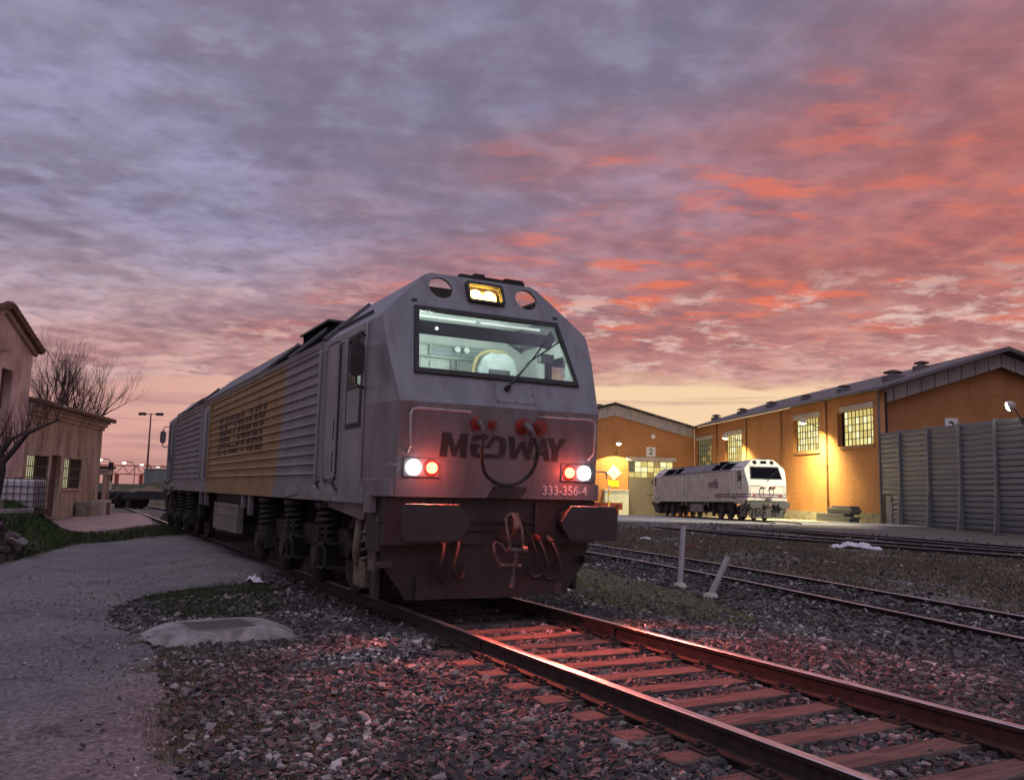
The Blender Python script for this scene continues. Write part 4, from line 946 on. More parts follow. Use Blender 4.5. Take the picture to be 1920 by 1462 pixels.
            # step at skirt edge
            mb = MB(); mb.prism([(s*1.26, .62), (s*1.42, .57), (s*1.42, .53), (s*1.26, .53)], 'x', -.56, -.72); B('side_step', mb, M_skirt)
        # MU plugs, cable
        for (y0, r0, mt_) in ((-.37, .075, M_redplug), (-.17, .050, M_redplug), (.24, .095, M_redplug), (.47, .085, M_redplug)):
            mb = MB(); mb.cyl((-.375, y0, 2.165), (-.31, y0, 2.165), r0, 18); mb.cyl((-.31, y0, 2.165), (-.285, y0, 2.165), r0*.72, 14); B('jumper_socket', mb, mt_, bevel=.006)
        cb = MB(); pts = [(-.30, -.37, 2.15), (-.20, -.37, 2.10), (-.17, -.365, 2.0), (-.19, -.375, 1.80), (-.25, -.30, 1.60), (-.29, -.14, 1.49), (-.30, .02, 1.465), (-.29, .17, 1.50), (-.24, .30, 1.62), (-.18, .345, 1.80), (-.17, .31, 1.98), (-.20, .25, 2.09), (-.29, .24, 2.15)]
        # smooth the cable with a spline
        sp = []
        for i in range(len(pts)-1):
            p0, p1, p2, p3 = [Vector(pts[max(0, min(len(pts)-1, i+q))]) for q in (-1, 0, 1, 2)]
            for tt in (0, .25, .5, .75):
                sp.append(.5*((2*p1)+(p2-p0)*tt+(2*p0-5*p1+4*p2-p3)*tt*tt+(3*p1-p0-3*p2+p3)*tt**3))
        sp.append(Vector(pts[-1])); cb.tube(sp, .022, 8); c = B('jumper_cable', cb, M_blk, smooth=True)
        mb = MB(); mb.tube([(-.27, -.37, 2.17), (-.20, -.37, 2.13), (-.17, -.367, 2.03)], [.05, .045, .03], 10); mb.tube([(-.27, .24, 2.17), (-.20, .25, 2.12), (-.17, .29, 2.02)], [.055, .05, .032], 10); mb.build('cable_plug', M_steel, c, T=E, smooth=True)
        # notch panel under the cable
        mb = MB(); mb.prism([(-.20, 1.315), (.24, 1.315), (.33, 1.40), (.33, 1.45), (-.11, 1.45)], 'x', -.395, -.43); B('coupler_recess', mb, M_skirt)
        mb = MB(); mb.prism([(-.30, 1.315), (-.205, 1.315), (-.115, 1.45), (-.20, 1.45)], 'x', -.39, -.43); B('recess_edge', mb, L['lower'])
        # headstock beam and skirt
        mb = MB(); mb.box(-.52, -.70, -1.38, 1.38, .78, 1.30); B('headstock', mb, M_skirt)
        for zz in (1.02, .93): 
            mb = MB(); mb.box(-.50, -.53, -.52, .52, zz, zz+.035); B('headstock_rib', mb, M_dark)
        for y0, y1 in ((-.56, -.50), (.50, .56)):
            mb = MB(); mb.box(-.48, -.53, y0, y1, .80, 1.26); B('headstock_post', mb, M_skirt)
        sk = MB()
        # ploughed skirt: slightly vee shaped in plan
        def fx(y, z): return -.50-.16*abs(y)/1.38-.05*(.95-z)
        ys = np.linspace(-1, 1, 15)
        zs = [.95, .78, .64, .50, .36, .24, .16]; wv = [1.38, 1.38, 1.36, 1.30, 1.20, 1.10, 1.06]
        V = [(fx(w_*q, z_), w_*q, z_) for z_, w_ in zip(zs, wv) for q in ys]; nn = len(ys)
        F = [(r*nn+i, r*nn+i+1, (r+1)*nn+i+1, (r+1)*nn+i) for r in range(len(zs)-1) for i in range(nn-1)]
        V2 = [(v[0]-.03, v[1], v[2]) for v in V]; n0 = len(V); F2 = [tuple(reversed([i+n0 for i in f])) for f in F]
        b0 = (len(zs)-1)*nn; F3 = [(b0+i, b0+i+1, b0+i+1+n0, b0+i+n0) for i in range(nn-1)]
        sk.add(V+V2, F+F2+F3); skirt = B('snow_plough', sk, M_skirt, smooth=True)
        mb = MB(); mb.box(-.58, -.60, -.96, .86, .165, .44); mb.build('plough_plate', M_skirt, skirt, T=E @ Matrix.Translation((.0, 0, 0)))
        mb = MB(); mb.tube([(-.60, .86, .80), (-.62, .90, .5), (-.62, .90, .22)], .022, 6); mb.box(-.66, -.58, .86, .95, .15, .30); B('sand_pipe', mb, M_steel)
        # hook and screw coupling
        hk = MB(); hk.prism([(-.55, .94), (-.30, .96), (-.22, 1.06), (-.26, 1.12), (-.20, 1.16), (-.12, 1.10), (-.11, .98), (-.20, .86), (-.34, .82), (-.55, .84)], 'y', .02, .09)
        hook = B('draw_hook', hk, mat('hook_steel', (.30, .17, .14), (.20, .12, .10), 9, .35, .6), bevel=.012)
        cp = MB()
        cp.tube([(-.22, -.03, 1.08), (-.16, -.045, .95), (-.15, -.01, .80), (-.16, .0, .74)], .020, 7); cp.tube([(-.22, .13, 1.08), (-.16, .145, .95), (-.15, .155, .80), (-.16, .16, .74)], .020, 7)
        cp.tube([(-.24, -.04, 1.06), (-.20, .0, 1.13), (-.20, .11, 1.13), (-.24, .14, 1.06)], .022, 7)
        cp.cyl((-.16, -.03, .735), (-.16, .20, .725), .030, 10); cp.cyl((-.15, .14, .73), (-.15, .20, .73), .052, 12)
        cp.tube([(-.16, .08, .72), (-.165, .07, .60), (-.17, .055, .54)], .026, 8)
        cp.cyl((-.17, -.12, .565), (-.17, .14, .555), .026, 8)
        cp.tube([(-.17, .05, .55), (-.165, .045, .44), (-.16, .03, .32)], [.020, .026, .030], 8)
        cp.tube([(-.18, -.11, .57), (-.20, -.17, .68), (-.21, -.19, .79), (-.21, -.16, .82), (-.20, -.10, .80), (-.18, -.04, .72)], .017, 7)
        B('screw_coupling', cp, M_steel, smooth=True)
        mb = MB(); mb.tube([(-.55, .35, .95), (-.45, .36, .93), (-.40, .40, .86), (-.38, .46, .70), (-.40, .48, .52)], .022, 7); B('heating_hose', mb, M_dark, smooth=True)
        # cab foot steps and jacking details on the flank
        for s in (-1, 1):
            mb = MB(); mb.prism([(-1.12, 1.31), (-1.12, 1.12), (-1.20, 1.02), (-2.9, 1.16), (-3.0, 1.31)], 'y', s*1.30, s*1.40); B('cab_apron', mb, M_lower)
            mb = MB(); mb.box(-.74, -.92, s*1.40, s*1.50, 1.12, 1.34); B('jack_pad', mb, M_lower, bevel=.01)
            # front corner post down to the plough
            mb = MB(); mb.box(-.66, -1.12, s*1.34, s*1.39, .70, 1.30); B('corner_panel', mb, M_skirt)
            mb = MB(); mb.tube([(-.62, s*1.385, 1.02), (-.60, s*1.43, 1.03), (-.64, s*1.43, 1.06)], .01, 5); B('grab_hook', mb, M_steel)
            # sander box, damper, spring with pale paint
            mb = MB(); mb.tube([(-1.60, s*1.22, 1.10), (-1.58, s*1.30, .98), (-1.62, s*1.32, .62), (-1.66, s*1.30, .48)], [.04, .062, .062, .045], 10); dm = B('damper', mb, M_pale, smooth=True)
            mb = MB(); mb.box(-1.35, -1.80, s*1.20, s*1.30, .22, .56); mb.prism([(-1.30, 1.06), (-1.42, 1.06), (-1.52, .74), (-1.36, .74)], 'y', s*1.24, s*1.30); mb.build('damper_bracket', M_pale, dm, T=E, bevel=.01)
            mb = MB(); hp = [(-1.26+.075*math.cos(a), s*1.30+.075*math.sin(a), .50+.016*a) for a in np.arange(0, 2*PI*4.2, .5)]; mb.tube(hp, .018, 6); mb.build('damper_spring', M_pale, dm, T=E, smooth=True)
            mb = MB(); mb.prism([(-.92, .98), (-.96, .98), (-1.10, .62), (-1.08, .46), (-.86, .46), (-.82, .62)], 'y', s*1.30, s*1.36); B('guard_bracket', mb, M_pale)
            mb = MB(); mb.box(-.86, -1.04, s*1.29, s*1.34, .18, .46); B('guard_iron', mb, M_skirt)
            # steps below the cab door
            mb = MB(); mb.prism([(-2.0, 1.22), (-2.9, 1.22), (-3.35, 1.34), (-3.0, 1.42), (-2.2, 1.36)], 'y', s*1.40, s*1.52); B('foot_board', mb, M_side, bevel=.01)
            mb = MB(); mb.tube([(-2.75, s*1.50, 1.36), (-2.75, s*1.56, 1.46), (-2.60, s*1.56, 1.47)], .02, 6); mb.tube([(-2.0, s*1.50, 1.36), (-2.0, s*1.56, 1.46), (-2.15, s*1.56, 1.47)], .02, 6); B('step_grip', mb, M_steel)
            mb = MB(); mb.prism([(-3.9, 1.30), (-4.8, 1.22), (-4.3, 1.42), (-3.9, 1.42)], 'y', s*1.40, s*1.50); B('step_bracket', mb, M_side)
            for x0 in (-2.35, -4.02):
                mb = MB()
                for zz in (.36, .66): mb.box(x0, x0-.34, s*1.30, s*1.52, zz, zz+.02); mb.box(x0, x0-.02, s*1.48, s*1.52, zz, zz+.26); mb.box(x0-.32, x0-.34, s*1.48, s*1.52, zz, zz+.26)
                mb.box(x0-.0, x0-.34, s*1.49, s*1.51, .62, .64); B('bogie_step', mb, M_dark)
        # lettering on the nose
        Tn = frame((-.3575-.012, 0, 1.77), (0, 1, 0), (.0566, 0, 1), (1, 0, -.0566))
        if livery == 'grey':
            medway('lettering', E @ frame((-.388, 0, 1.765), (0, 1, 0), Vector((.0566, 0, 1)).normalized(), Vector((1, 0, -.0566)).normalized()), 1.62, .275, L['letter'], root)
            text_mesh('fleet_number', '333-356-4', .155, E @ frame((-.408, .87, 1.412), (0, 1, 0), (0, 0, 1), (1, 0, 0)), L['number'], root, bold=.003)
        else:
            text_mesh('lettering', 'renfe', .20, E @ frame((-.392, 0, 1.83), (0, 1, 0), Vector((.0566, 0, 1)).normalized(), Vector((1, 0, -.0566)).normalized()), L['letter'], root, bold=.004)
    # ---- side lettering
    for s in (-1, 1):
        ey = Vector((0, 0, 1)); ex = Vector((-s*1., 0, 0)); en = ex.cross(ey)
        if livery == 'grey':
            exx = Vector((1, 0, 0)) if s < 0 else Vector((-1, 0, 0))
            medway('lettering', frame((-8.88, s*1.463, 2.03), exx, (0, 0, 1), exx.cross(Vector((0, 0, 1)))), 4.65, .84, L['letter'], root)
        else:
            exx = Vector((1, 0, 0)) if s < 0 else Vector((-1, 0, 0))
            T = frame((-6.3, s*1.512, 2.48), exx, Vector((.18 if s < 0 else -.18, 0, 1)).normalized(), exx.cross(Vector((0, 0, 1))))
            text_mesh('lettering', 'renfe', .95, T, L['letter'], root, bold=.006)
    # ---- underframe
    mb = MB(); mb.box(-8.5, -13.5, -1.0, 1.0, .42, 1.2); P('fuel_tank', mb, M_dark, bevel=.05)
    for s in (-1, 1):
        mb = MB(); mb.box(-8.75, -11.45, s*1.30, s*1.44, .46, 1.02); bx = P('battery_box', mb, mat('box_grey', (.20, .185, .17), (.14, .13, .115), 3, .6), bevel=.015)
        mb = MB()
        for xx in np.arange(-8.9, -11.4, -.22): 
            for zz in (.94, .76): mb.cyl((xx, s*1.44, zz), (xx, s*1.448, zz), .014, 6)
        mb.build('box_bolt', M_blk, bx)
        mb = MB(); mb.box(-8.7, -11.5, s*1.20, s*1.38, 1.05, 1.22); P('box_hanger', mb, M_dark)
        for xx, hh in ((-7.5, .36), (-8.15, .24), (-12.6, .30), (-13.4, .3)):
            mb = MB(); mb.box(xx-.10, xx+.10, s*1.40, s*1.47, 1.22-hh, 1.24); P('hanger_box', mb, mat('hanger_grey', (.16, .155, .16), (.11, .105, .11), 4, .6))
    for bi, xs in enumerate(((-2.85, -4.65, -6.45), (-15.55, -17.35, -19.15))):
        bg = bpy.data.objects.new('bogie', None); link(bg, root)
        for s in (-1, 1):
            mb = MB(); mb.prism([(xs[0]+.75, .66), (xs[0]+.5, .86), (xs[2]-.5, .86), (xs[2]-.75, .66), (xs[2]-.6, .50), (xs[1], .56), (xs[0]+.6, .50)], 'y', s*1.10, s*1.24); mb.build('bogie_frame', M_dark, bg, bevel=.02)
            for xx in xs:
                mb = MB(); hp = [(xx+.14*math.cos(a), s*1.32+.14*math.sin(a), .72+.0135*a) for a in np.arange(0, 2*PI*5, .45)]; mb.tube(hp, .032, 6); mb.cyl((xx, s*1.32, .66), (xx, s*1.32, .72), .19, 16); mb.cyl((xx, s*1.32, 1.13), (xx, s*1.32, 1.19), .19, 16); mb.build('coil_spring', M_dark, bg, smooth=True)
                mb = MB(); mb.cyl((xx, s*1.22, .50), (xx, s*1.48, .50), .19, 18); mb.cyl((xx, s*1.48, .50), (xx, s*1.52, .50), .13, 14); mb.box(xx-.22, xx+.22, s*1.14, s*1.42, .36, .66); mb.tube([(xx, s*1.40, .40), (xx-.02, s*1.40, .28), (xx-.04, s*1.38, .16)], [.13, .12, .08], 12); mb.build('axle_box', M_dark, bg, smooth=True)
        for xx in xs:
            ax = MB(); ax.cyl((xx, -1.0, .50), (xx, 1.0, .50), .085, 14); axo = ax.build('axle', M_dark, bg)
            for s in (-1, 1):
                mb = MB(); mb.cyl((xx, s*.80, .505), (xx, s*.94, .505), .50, 40); mb.cyl((xx, s*.79, .505), (xx, s*.82, .505), .535, 40); mb.cur = 0; mb.build('wheel', M_wheel, axo, smooth=True)
            for s in (-1, 1):
                for q in (-1, 1):
                    mb = MB(); mb.prism([(xx+q*.53, .75), (xx+q*.62, .75), (xx+q*.66, .40), (xx+q*.56, .36)], 'y', s*.80, s*.96); mb.build('brake_shoe', M_dark, bg)
loco1 = tag(empty('diesel_locomotive'), label='large grey diesel locomotive with MEDWAY lettering and lit red lamps', cat='locomotive')
build_loco(loco1, LIV1, True, 'grey')
loco2 = tag(empty('diesel_locomotive', hall(2.9, -9.57, float(apron_z(2.9))+.055), HY), label='white diesel locomotive with renfe lettering parked before the sheds', cat='locomotive')
loco2.rotation_euler = (0, .0125*-1, HY)
build_loco(loco2, LIV2, False, 'white')

# ------------------------------------------------------------------ engine sheds (built in the sheds' own frame: x along the shed, y to the right, z up)
M_brick = brick_mat('orange_brick', (.50, .205, .062), (.36, .135, .045), (.54, .32, .14))
M_plinth = mat('rough_plinth', (.34, .32, .25), (.20, .19, .14), 2.5, .9, bump=.6, dirt=((.10, .09, .06), 5, .5, .7, .6))
M_conc = mat('lintel_concrete', (.52, .48, .42), (.42, .38, .33), 2, .85)
M_roofsheet = mat('roof_sheet', (.15, .14, .145), (.10, .095, .10), 1.5, .6, bump=.2)
M_fascia = mat('fascia_sheet', (.42, .40, .38), (.33, .31, .30), 1.3, .6, stretch=(6, 6, .6))
M_bar = mat('window_bar', (.05, .045, .035), None, rough=.5)
M_gdoor = mat('door_sheet_grey', (.17, .155, .14), (.13, .12, .11), 3, .6, stretch=(6, 6, .5))
M_white = mat('white_sheet', (.78, .78, .74), (.70, .70, .66), 2, .6)
M_signblack = mat('sign_black', (.02, .02, .02), None)
PANES = [emit_mat('lit_pane_%s' % n, c, s_) for n, c, s_ in (('a', (1., .86, .34), .95), ('b', (1., .78, .26), .75), ('c', (1., .93, .52), 1.1), ('d', (.9, .60, .20), .42), ('e', (.55, .48, .26), .26))]
XZ = lambda y: frame((0, y, 0), (1, 0, 0), (0, 0, 1), (0, -1, 0))        # plate in the x,z plane
YZ = lambda x: frame((x, 0, 0), (0, 1, 0), (0, 0, 1), (1, 0, 0))         # plate in the y,z plane
def lit_window(shed, x0, x1, z0, z1, cols, rows, choose, sill=True):
    w = bpy.data.objects.new('window', None); link(w, shed)
    mb = MB(); mb.box(x0-.25, x1+.25, -.10, .02, z1, z1+.42); mb.build('lintel', M_conc, w, bevel=.02)
    if sill: mb = MB(); mb.box(x0-.2, x1+.2, -.14, .02, z0-.28, z0-.06); mb.build('sill', mat('sill_tile', (.34, .19, .09), (.25, .14, .07), 3, .8), w, bevel=.02)
    dx = (x1-x0)/cols; dz = (z1-z0)/rows
    cache = {}
    for i in range(cols):
        for j in range(rows):
            k = choose(i, j)
            if k not in cache:
                mb = MB(); mb.box(-dx/2+.03, dx/2-.03, -.012, .012, -dz/2+.03, dz/2-.03); o = mb.build('pane', PANES[k], w); cache[k] = o.data
            else: o = link(bpy.data.objects.new('pane', cache[k]), w)
            o.location = (x0+dx*(i+.5), .22, z0+dz*(j+.5))
    for i in range(cols+1):
        mb = MB(); mb.box(-.028, .028, .16, .24, z0, z1); o = mb.build('mullion', M_bar, w); o.location.x = x0+dx*i
    for j in range(rows+1):
        mb = MB(); mb.box(x0, x1, .165, .235, -.026, .026); o = mb.build('glazing_bar', M_bar, w); o.location.z = z0+dz*j
    return w
def shed_three():
    sh = empty('engine_shed', hall(0, 0), HY, label='long orange brick engine shed numbered 3 with lit barred windows', cat='building')
    B0 = -1.3
    wins = [(-5.95, -.9, 5.42, 8.05), (-13.55, -8.9, 5.35, 8.05), (-29.3, -24.7, 4.6, 7.7), (-37.9, -33.0, 4.6, 7.65)]
    loops = [[(-38.6, B0), (0, B0), (0, 9.2), (-38.6, 9.2)]] + [[(a, c), (b, c), (b, d), (a, d)] for a, b, c, d in wins]
    plate('side_wall', loops, .40, XZ(.20), M_brick, sh)
    # plinth
    mb = MB(); mb.box(-38.5, -7.62, -.06, .0, B0, .35); mb.build('plinth', M_plinth, sh, bevel=.01)
    mb = MB(); mb.box(-7.48, -.02, -.06, .0, B0, .45); mb.build('plinth', M_plinth, sh, bevel=.01)
    dark = lambda i, j: 4 if (i < 2 or j == 4) else random.choice((3, 4, 4))
    half = lambda i, j: random.choice((0, 1, 1, 2)) if i > 0 else 1
    full = lambda i, j: random.choice((0, 0, 2, 2, 1)) if (j != 4 or i < 3) else 1
    lit_window(sh, -5.95+.75, -.9, 5.42, 8.05, 8, 5, full); lit_window(sh, -13.55+.5, -8.9, 5.35, 8.05, 9, 5, full)
    lit_window(sh, -29.3+.3, -24.7, 4.6, 7.7, 8, 5, half); lit_window(sh, -37.9+.2, -33., 4.6, 7.65, 8, 5, dark)
    # interior backing so nothing is seen through
    mb = MB(); mb.box(-38.3, -.5, .6, .7, B0, 9.0); mb.build('inner_wall', M_dark, sh)
    # downpipes on the bay joints
    for x in (-7.55, -15.7, -23.5, -31.4):
        mb = MB(); mb.cyl((x, -.10, B0), (x, -.10, 9.1), .055, 10); dp = mb.build('downpipe', mat('pipe_brown', (.19, .09, .04), (.14, .07, .03), 3, .6), sh, smooth=True)
        for zz in (1.2, 4., 7.):
            mb = MB(); mb.box(x-.08, x+.08, -.17, .0, zz, zz+.05); mb.build('pipe_clip', M_bar, dp)
    mb = MB(); mb.box(-.14, .02, -.10, .02, B0, 9.2); mb.build('corner_pipe', M_roofsheet, sh)
    # roof
    RIDGE, EV = 12.55, 9.28
    RY = 9.9; a = math.atan2(RIDGE-EV, RY); L = math.hypot(RY+.6, (RIDGE-EV)*((RY+.6)/RY))
    for side in (0, 1):
        n = 8
        for k in range(n):                                                    # sheets along the shed
            x1 = .55-k*39.3/n; x0 = x1-39.3/n+.01
            mb = MB(); y0 = -.55 if side == 0 else 2*RY+.55; sg = 1 if side == 0 else -1
            T = frame((0, y0, EV-.16), (1, 0, 0), (0, sg*math.cos(a), math.sin(a)), (0, -math.sin(a)*sg, math.cos(a)))
            mb.box(x0, x1, 0, L, 0, .13, T); mb.build('roof_sheet', M_roofsheet, sh, bevel=.01)
    mb = MB(); mb.prism([(RY-.5, RIDGE-.12), (RY, RIDGE+.12), (RY+.5, RIDGE-.12)], 'x', .6, -38.9); mb.build('ridge_cap', M_roofsheet, sh)
    mb = MB(); mb.tube([(.5, -.62, 9.20), (-38.5, -.62, 9.20)], .09, 8); mb.build('gutter', M_roofsheet, sh)
    # gable 3
    plate('gable_wall', [[(.7, B0), (19.6, B0), (19.6, 9.15), (RY, 12.3), (.7, 9.25)]], .35, YZ(-1.2), M_brick, sh)
    mb = MB(); mb.box(-1.3, -.2, .42, .72, B0, 9.1); mb.build('recess_return', M_dark, sh)
    # fascia panels under the verge
    n = 9
    for side in (0, 1):
        for k in range(n):
            f0, f1 = k/n, (k+1)/n
            y0, y1 = (.25+f0*9.65, .25+f1*9.65) if side == 0 else (19.55-f0*9.65, 19.55-f1*9.65)
            z0, z1 = 9.22+f0*3.1, 9.22+f1*3.1
            g = .03 if side == 0 else -.03
            mb = MB(); mb.prism([(y0+g, z0-1.02), (y1-g, z1-1.02), (y1-g, z1-.02), (y0+g, z0-.02)], 'x', -.30, -.38)
            fp = mb.build('fascia_panel', M_fascia, sh)
            mb = MB()
            for q in np.linspace(.08, .92, 6):
                yy = y0+(y1-y0)*q; zz = z0+(z1-z0)*q; mb.box(-.30, -.27, yy-.03, yy+.03, zz-1.0, zz-.05)
            mb.build('fascia_rib', M_fascia, fp)['kind'] = 'stuff'
        y0, y1 = (-.6, RY) if side == 0 else (20.4, RY)
        mb = MB(); mb.prism([(y0, 9.05), (y1, 12.40), (y1, 12.62), (y0, 9.27)], 'x', .50, .62); mb.build('verge_trim', M_roofsheet, sh)
    # mushroom vents on the roof
    for x, y, q in ((-38., 2.4, .75), (-30.8, 2.6, .75), (-23.5, 2.6, .75), (-15.8, 2.4, .6), (-9.2, 2.4, .7), (-3.4, 3.2, .95), (-6.5, 7.6, .8)):
        zr = EV+(y+.55)*math.tan(a)-.05
        mb = MB(); mb.box(x-.62*q, x+.62*q, y-.62*q, y+.62*q, zr-.3, zr+.34*q); v = mb.build('roof_vent', M_roofsheet, sh, bevel=.03)
        mb = MB(); mb.cyl((x, y, zr+.32*q), (x, y, zr+.60*q), .34*q, 18); mb.build('vent_neck', mat('vent_pale', (.5, .48, .46), None), v, smooth=True)
        mb = MB(); mb.cyl((x, y, zr+.56*q), (x, y, zr+.66*q), .74*q, 22, .70*q); mb.cyl((x, y, zr+.66*q), (x, y, zr+.82*q), .70*q, 22, .18*q); mb.build('vent_cap', mat('vent_rust', (.13, .06, .05), (.09, .05, .045), 4, .7), v, smooth=True)
shed_three()
def shed_two():
    sh = empty('engine_shed', hall(-38.67, 0), HY, label='orange brick gabled shed numbered 2 with grey sliding door', cat='building')
    B0 = -1.4; W = 19.
    gable = [(-W, B0), (-.0, B0), (-.0, 9.15), (-9.5, 11.45), (-W, 9.15)]
    door = [(-7.85, -1.05), (-2.5, -1.05), (-2.5, 5.2), (-7.85, 5.2)]
    plate('gable_wall', [gable, door], .5, YZ(-.25), M_brick, sh)
    mb = MB(); mb.box(-.02, .14, -8.15, -2.2, 5.2, 5.68); mb.build('door_lintel', M_conc, sh, bevel=.02)
    # transom panes
    tr = bpy.data.objects.new('transom_window', None); link(tr, sh)
    cols, rows = 7, 3; dx = 5.25/cols; dz = 1.85/rows
    for i in range(cols):
        for j in range(rows):
            k = 4 if i == 0 and j > 0 else random.choice((0, 0, 2, 1))
            if (i, j) in ((3, 0), (4, 2)): k = 3
            mb = MB(); mb.box(-.212, -.188, -dx/2+.03, dx/2-.03, -dz/2+.03, dz/2-.03); o = mb.build('pane', PANES[k], tr); o.location = (0, -7.80+dx*(i+.5), 3.33+dz*(j+.5))
    for i in range(cols+1): mb = MB(); mb.box(-.25, -.17, -.03, .03, 3.3, 5.2); o = mb.build('mullion', M_bar, tr); o.location.y = -7.80+dx*i
    for j in range(rows+1): mb = MB(); mb.box(-.245, -.175, -7.8, -2.55, -.03, .03); o = mb.build('glazing_bar', M_bar, tr); o.location.z = 3.33+dz*j
    # corrugated door leaves
    for y0, y1 in ((-7.78, -5.20), (-5.16, -2.56)):
        d = MB(); d.box(-.24, -.18, y0, y1, -1.03, 3.28); dd = d.build('door_leaf', M_gdoor, sh)
        n = 14
        for q in range(n):
            mb = MB(); yy = y0+(q+.5)*(y1-y0)/n; mb.box(-.18, -.14, yy-.045, yy+.045, -1.0, 3.25); mb.build('door_rib', M_gdoor, dd)
    mb = MB(); mb.box(-.18, -.11, -5.6, -4.2, 1.32, 1.42); mb.build('door_bar', M_bar, sh)
    # roof
    RIDGE, EV = 11.75, 9.25
    a = math.atan2(RIDGE-EV, 9.5); L = math.hypot(9.9, RIDGE-EV)
    for side in (0, 1):
        y0 = .25 if side == 0 else -W-.35; sg = -1 if side == 0 else 1
        for k in range(4):
            x1 = .55-k*8; x0 = x1-7.99
            T = frame((0, y0, EV-.12), (1, 0, 0), (0, sg*math.cos(a), math.sin(a)), (0, -math.sin(a)*sg, math.cos(a)))
            mb = MB(); mb.box(x0, x1, 0, L, 0, .12, T); mb.build('roof_sheet', M_roofsheet, sh)
    n = 10
    for side in (0, 1):
        for k in range(n):
            f0, f1 = k/n, (k+1)/n
            y0, y1 = (-.05-f0*9.45, -.05-f1*9.45) if side == 0 else (-W+.05+f0*9.45, -W+.05+f1*9.45)
            z0, z1 = 9.15+f0*2.4, 9.15+f1*2.4; g = -.02 if side == 0 else .02
            mb = MB(); mb.prism([(y0+g, z0-1.2), (y1-g, z1-1.2), (y1-g, z1), (y0+g, z0)], 'x', .16, .08); mb.build('fascia_panel', M_fascia, sh)
    for x, y in ((-3., -10.6), (-9, -9.6)):
        zr = 11.3; mb = MB(); mb.box(x-.6, x+.6, y-.6, y+.6, zr-.3, zr+.4); v = mb.build('roof_vent', M_roofsheet, sh)
        mb = MB(); mb.cyl((x, y, zr+.4), (x, y, zr+.62), .72, 18, .2); mb.build('vent_cap', M_dark, v)
    mb = MB(); mb.box(-30, -.6, -W, -.2, B0, 9.0); mb.build('rear_block', M_brick, sh)
    mb = MB(); mb.cyl((.0, -4.95, 8.05), (.06, -4.95, 8.05), .26, 18); mb.build('vent_disc', M_white, sh)
shed_two()
def hobj(name, mb, mt, **kw):
    o = mb.build(name, mt, **kw); o.location = hall(0, 0); o.rotation_euler = (0, 0, HY); return o
def number_sign(t, y, z, w, h, txt, label):
    s_ = empty('number_sign', hall(0, 0), HY, label=label, cat='sign')
    mb = MB(); mb.box(t, t+.06, y-w/2, y+w/2, z-h/2, z+h/2); mb.build('sign_board', M_white, s_, bevel=.01)
    text_mesh('numeral', txt, h*.82, frame((t+.064, y, z), (0, 1, 0), (0, 0, 1), (1, 0, 0)), M_signblack, s_, bold=.02)
number_sign(-38.66, -5.22, 6.28, 1.08, 1.10, '2', 'white sign with black numeral 2 above the grey shed door')
number_sign(-1.0, 6.18, 6.75, 1.05, 1.42, '3', 'white sign with black numeral 3, half hidden by the metal barrier')
def diamond_sign():
    s_ = empty('speed_sign', hall(0, 0), HY, label='white diamond speed sign with a 5 left of the shed door', cat='sign')
    c = (-9.54, 3.8); r = .86
    T = YZ(-38.62)
    dia = lambda q: [(c[0], c[1]-q), (c[0]+q, c[1]), (c[0], c[1]+q), (c[0]-q, c[1])]
    plate('sign_board', [dia(r)], .05, T, M_white, s_)
    plate('sign_border', [dia(r*.80), dia(r*.73)], .006, frame((-38.588, 0, 0), (0, 1, 0), (0, 0, 1), (1, 0, 0)), M_signblack, s_)
    text_mesh('numeral', '5', .75, frame((-38.588, c[0], c[1]), (0, 1, 0), (0, 0, 1), (1, 0, 0)), M_signblack, s_)
    y_ = empty('notice_sign', hall(0, 0), HY, label='small yellow notice board under the diamond speed sign', cat='sign')
    mb = MB(); mb.box(-38.66, -38.60, -10.22, -8.98, 2.2, 2.94); mb.build('sign_board', mat('sign_yellow', (.85, .62, .03), None), y_)
    mb = MB()
    for zz in (2.76, 2.56, 2.36): mb.box(-38.60, -38.596, -10.0+random.uniform(0, .15), -9.2-random.uniform(0, .1), zz-.035, zz+.035)
    o = mb.build('notice_line', mat('notice_ink', (.45, .30, .02), None), y_); o['kind'] = 'stuff'
diamond_sign()
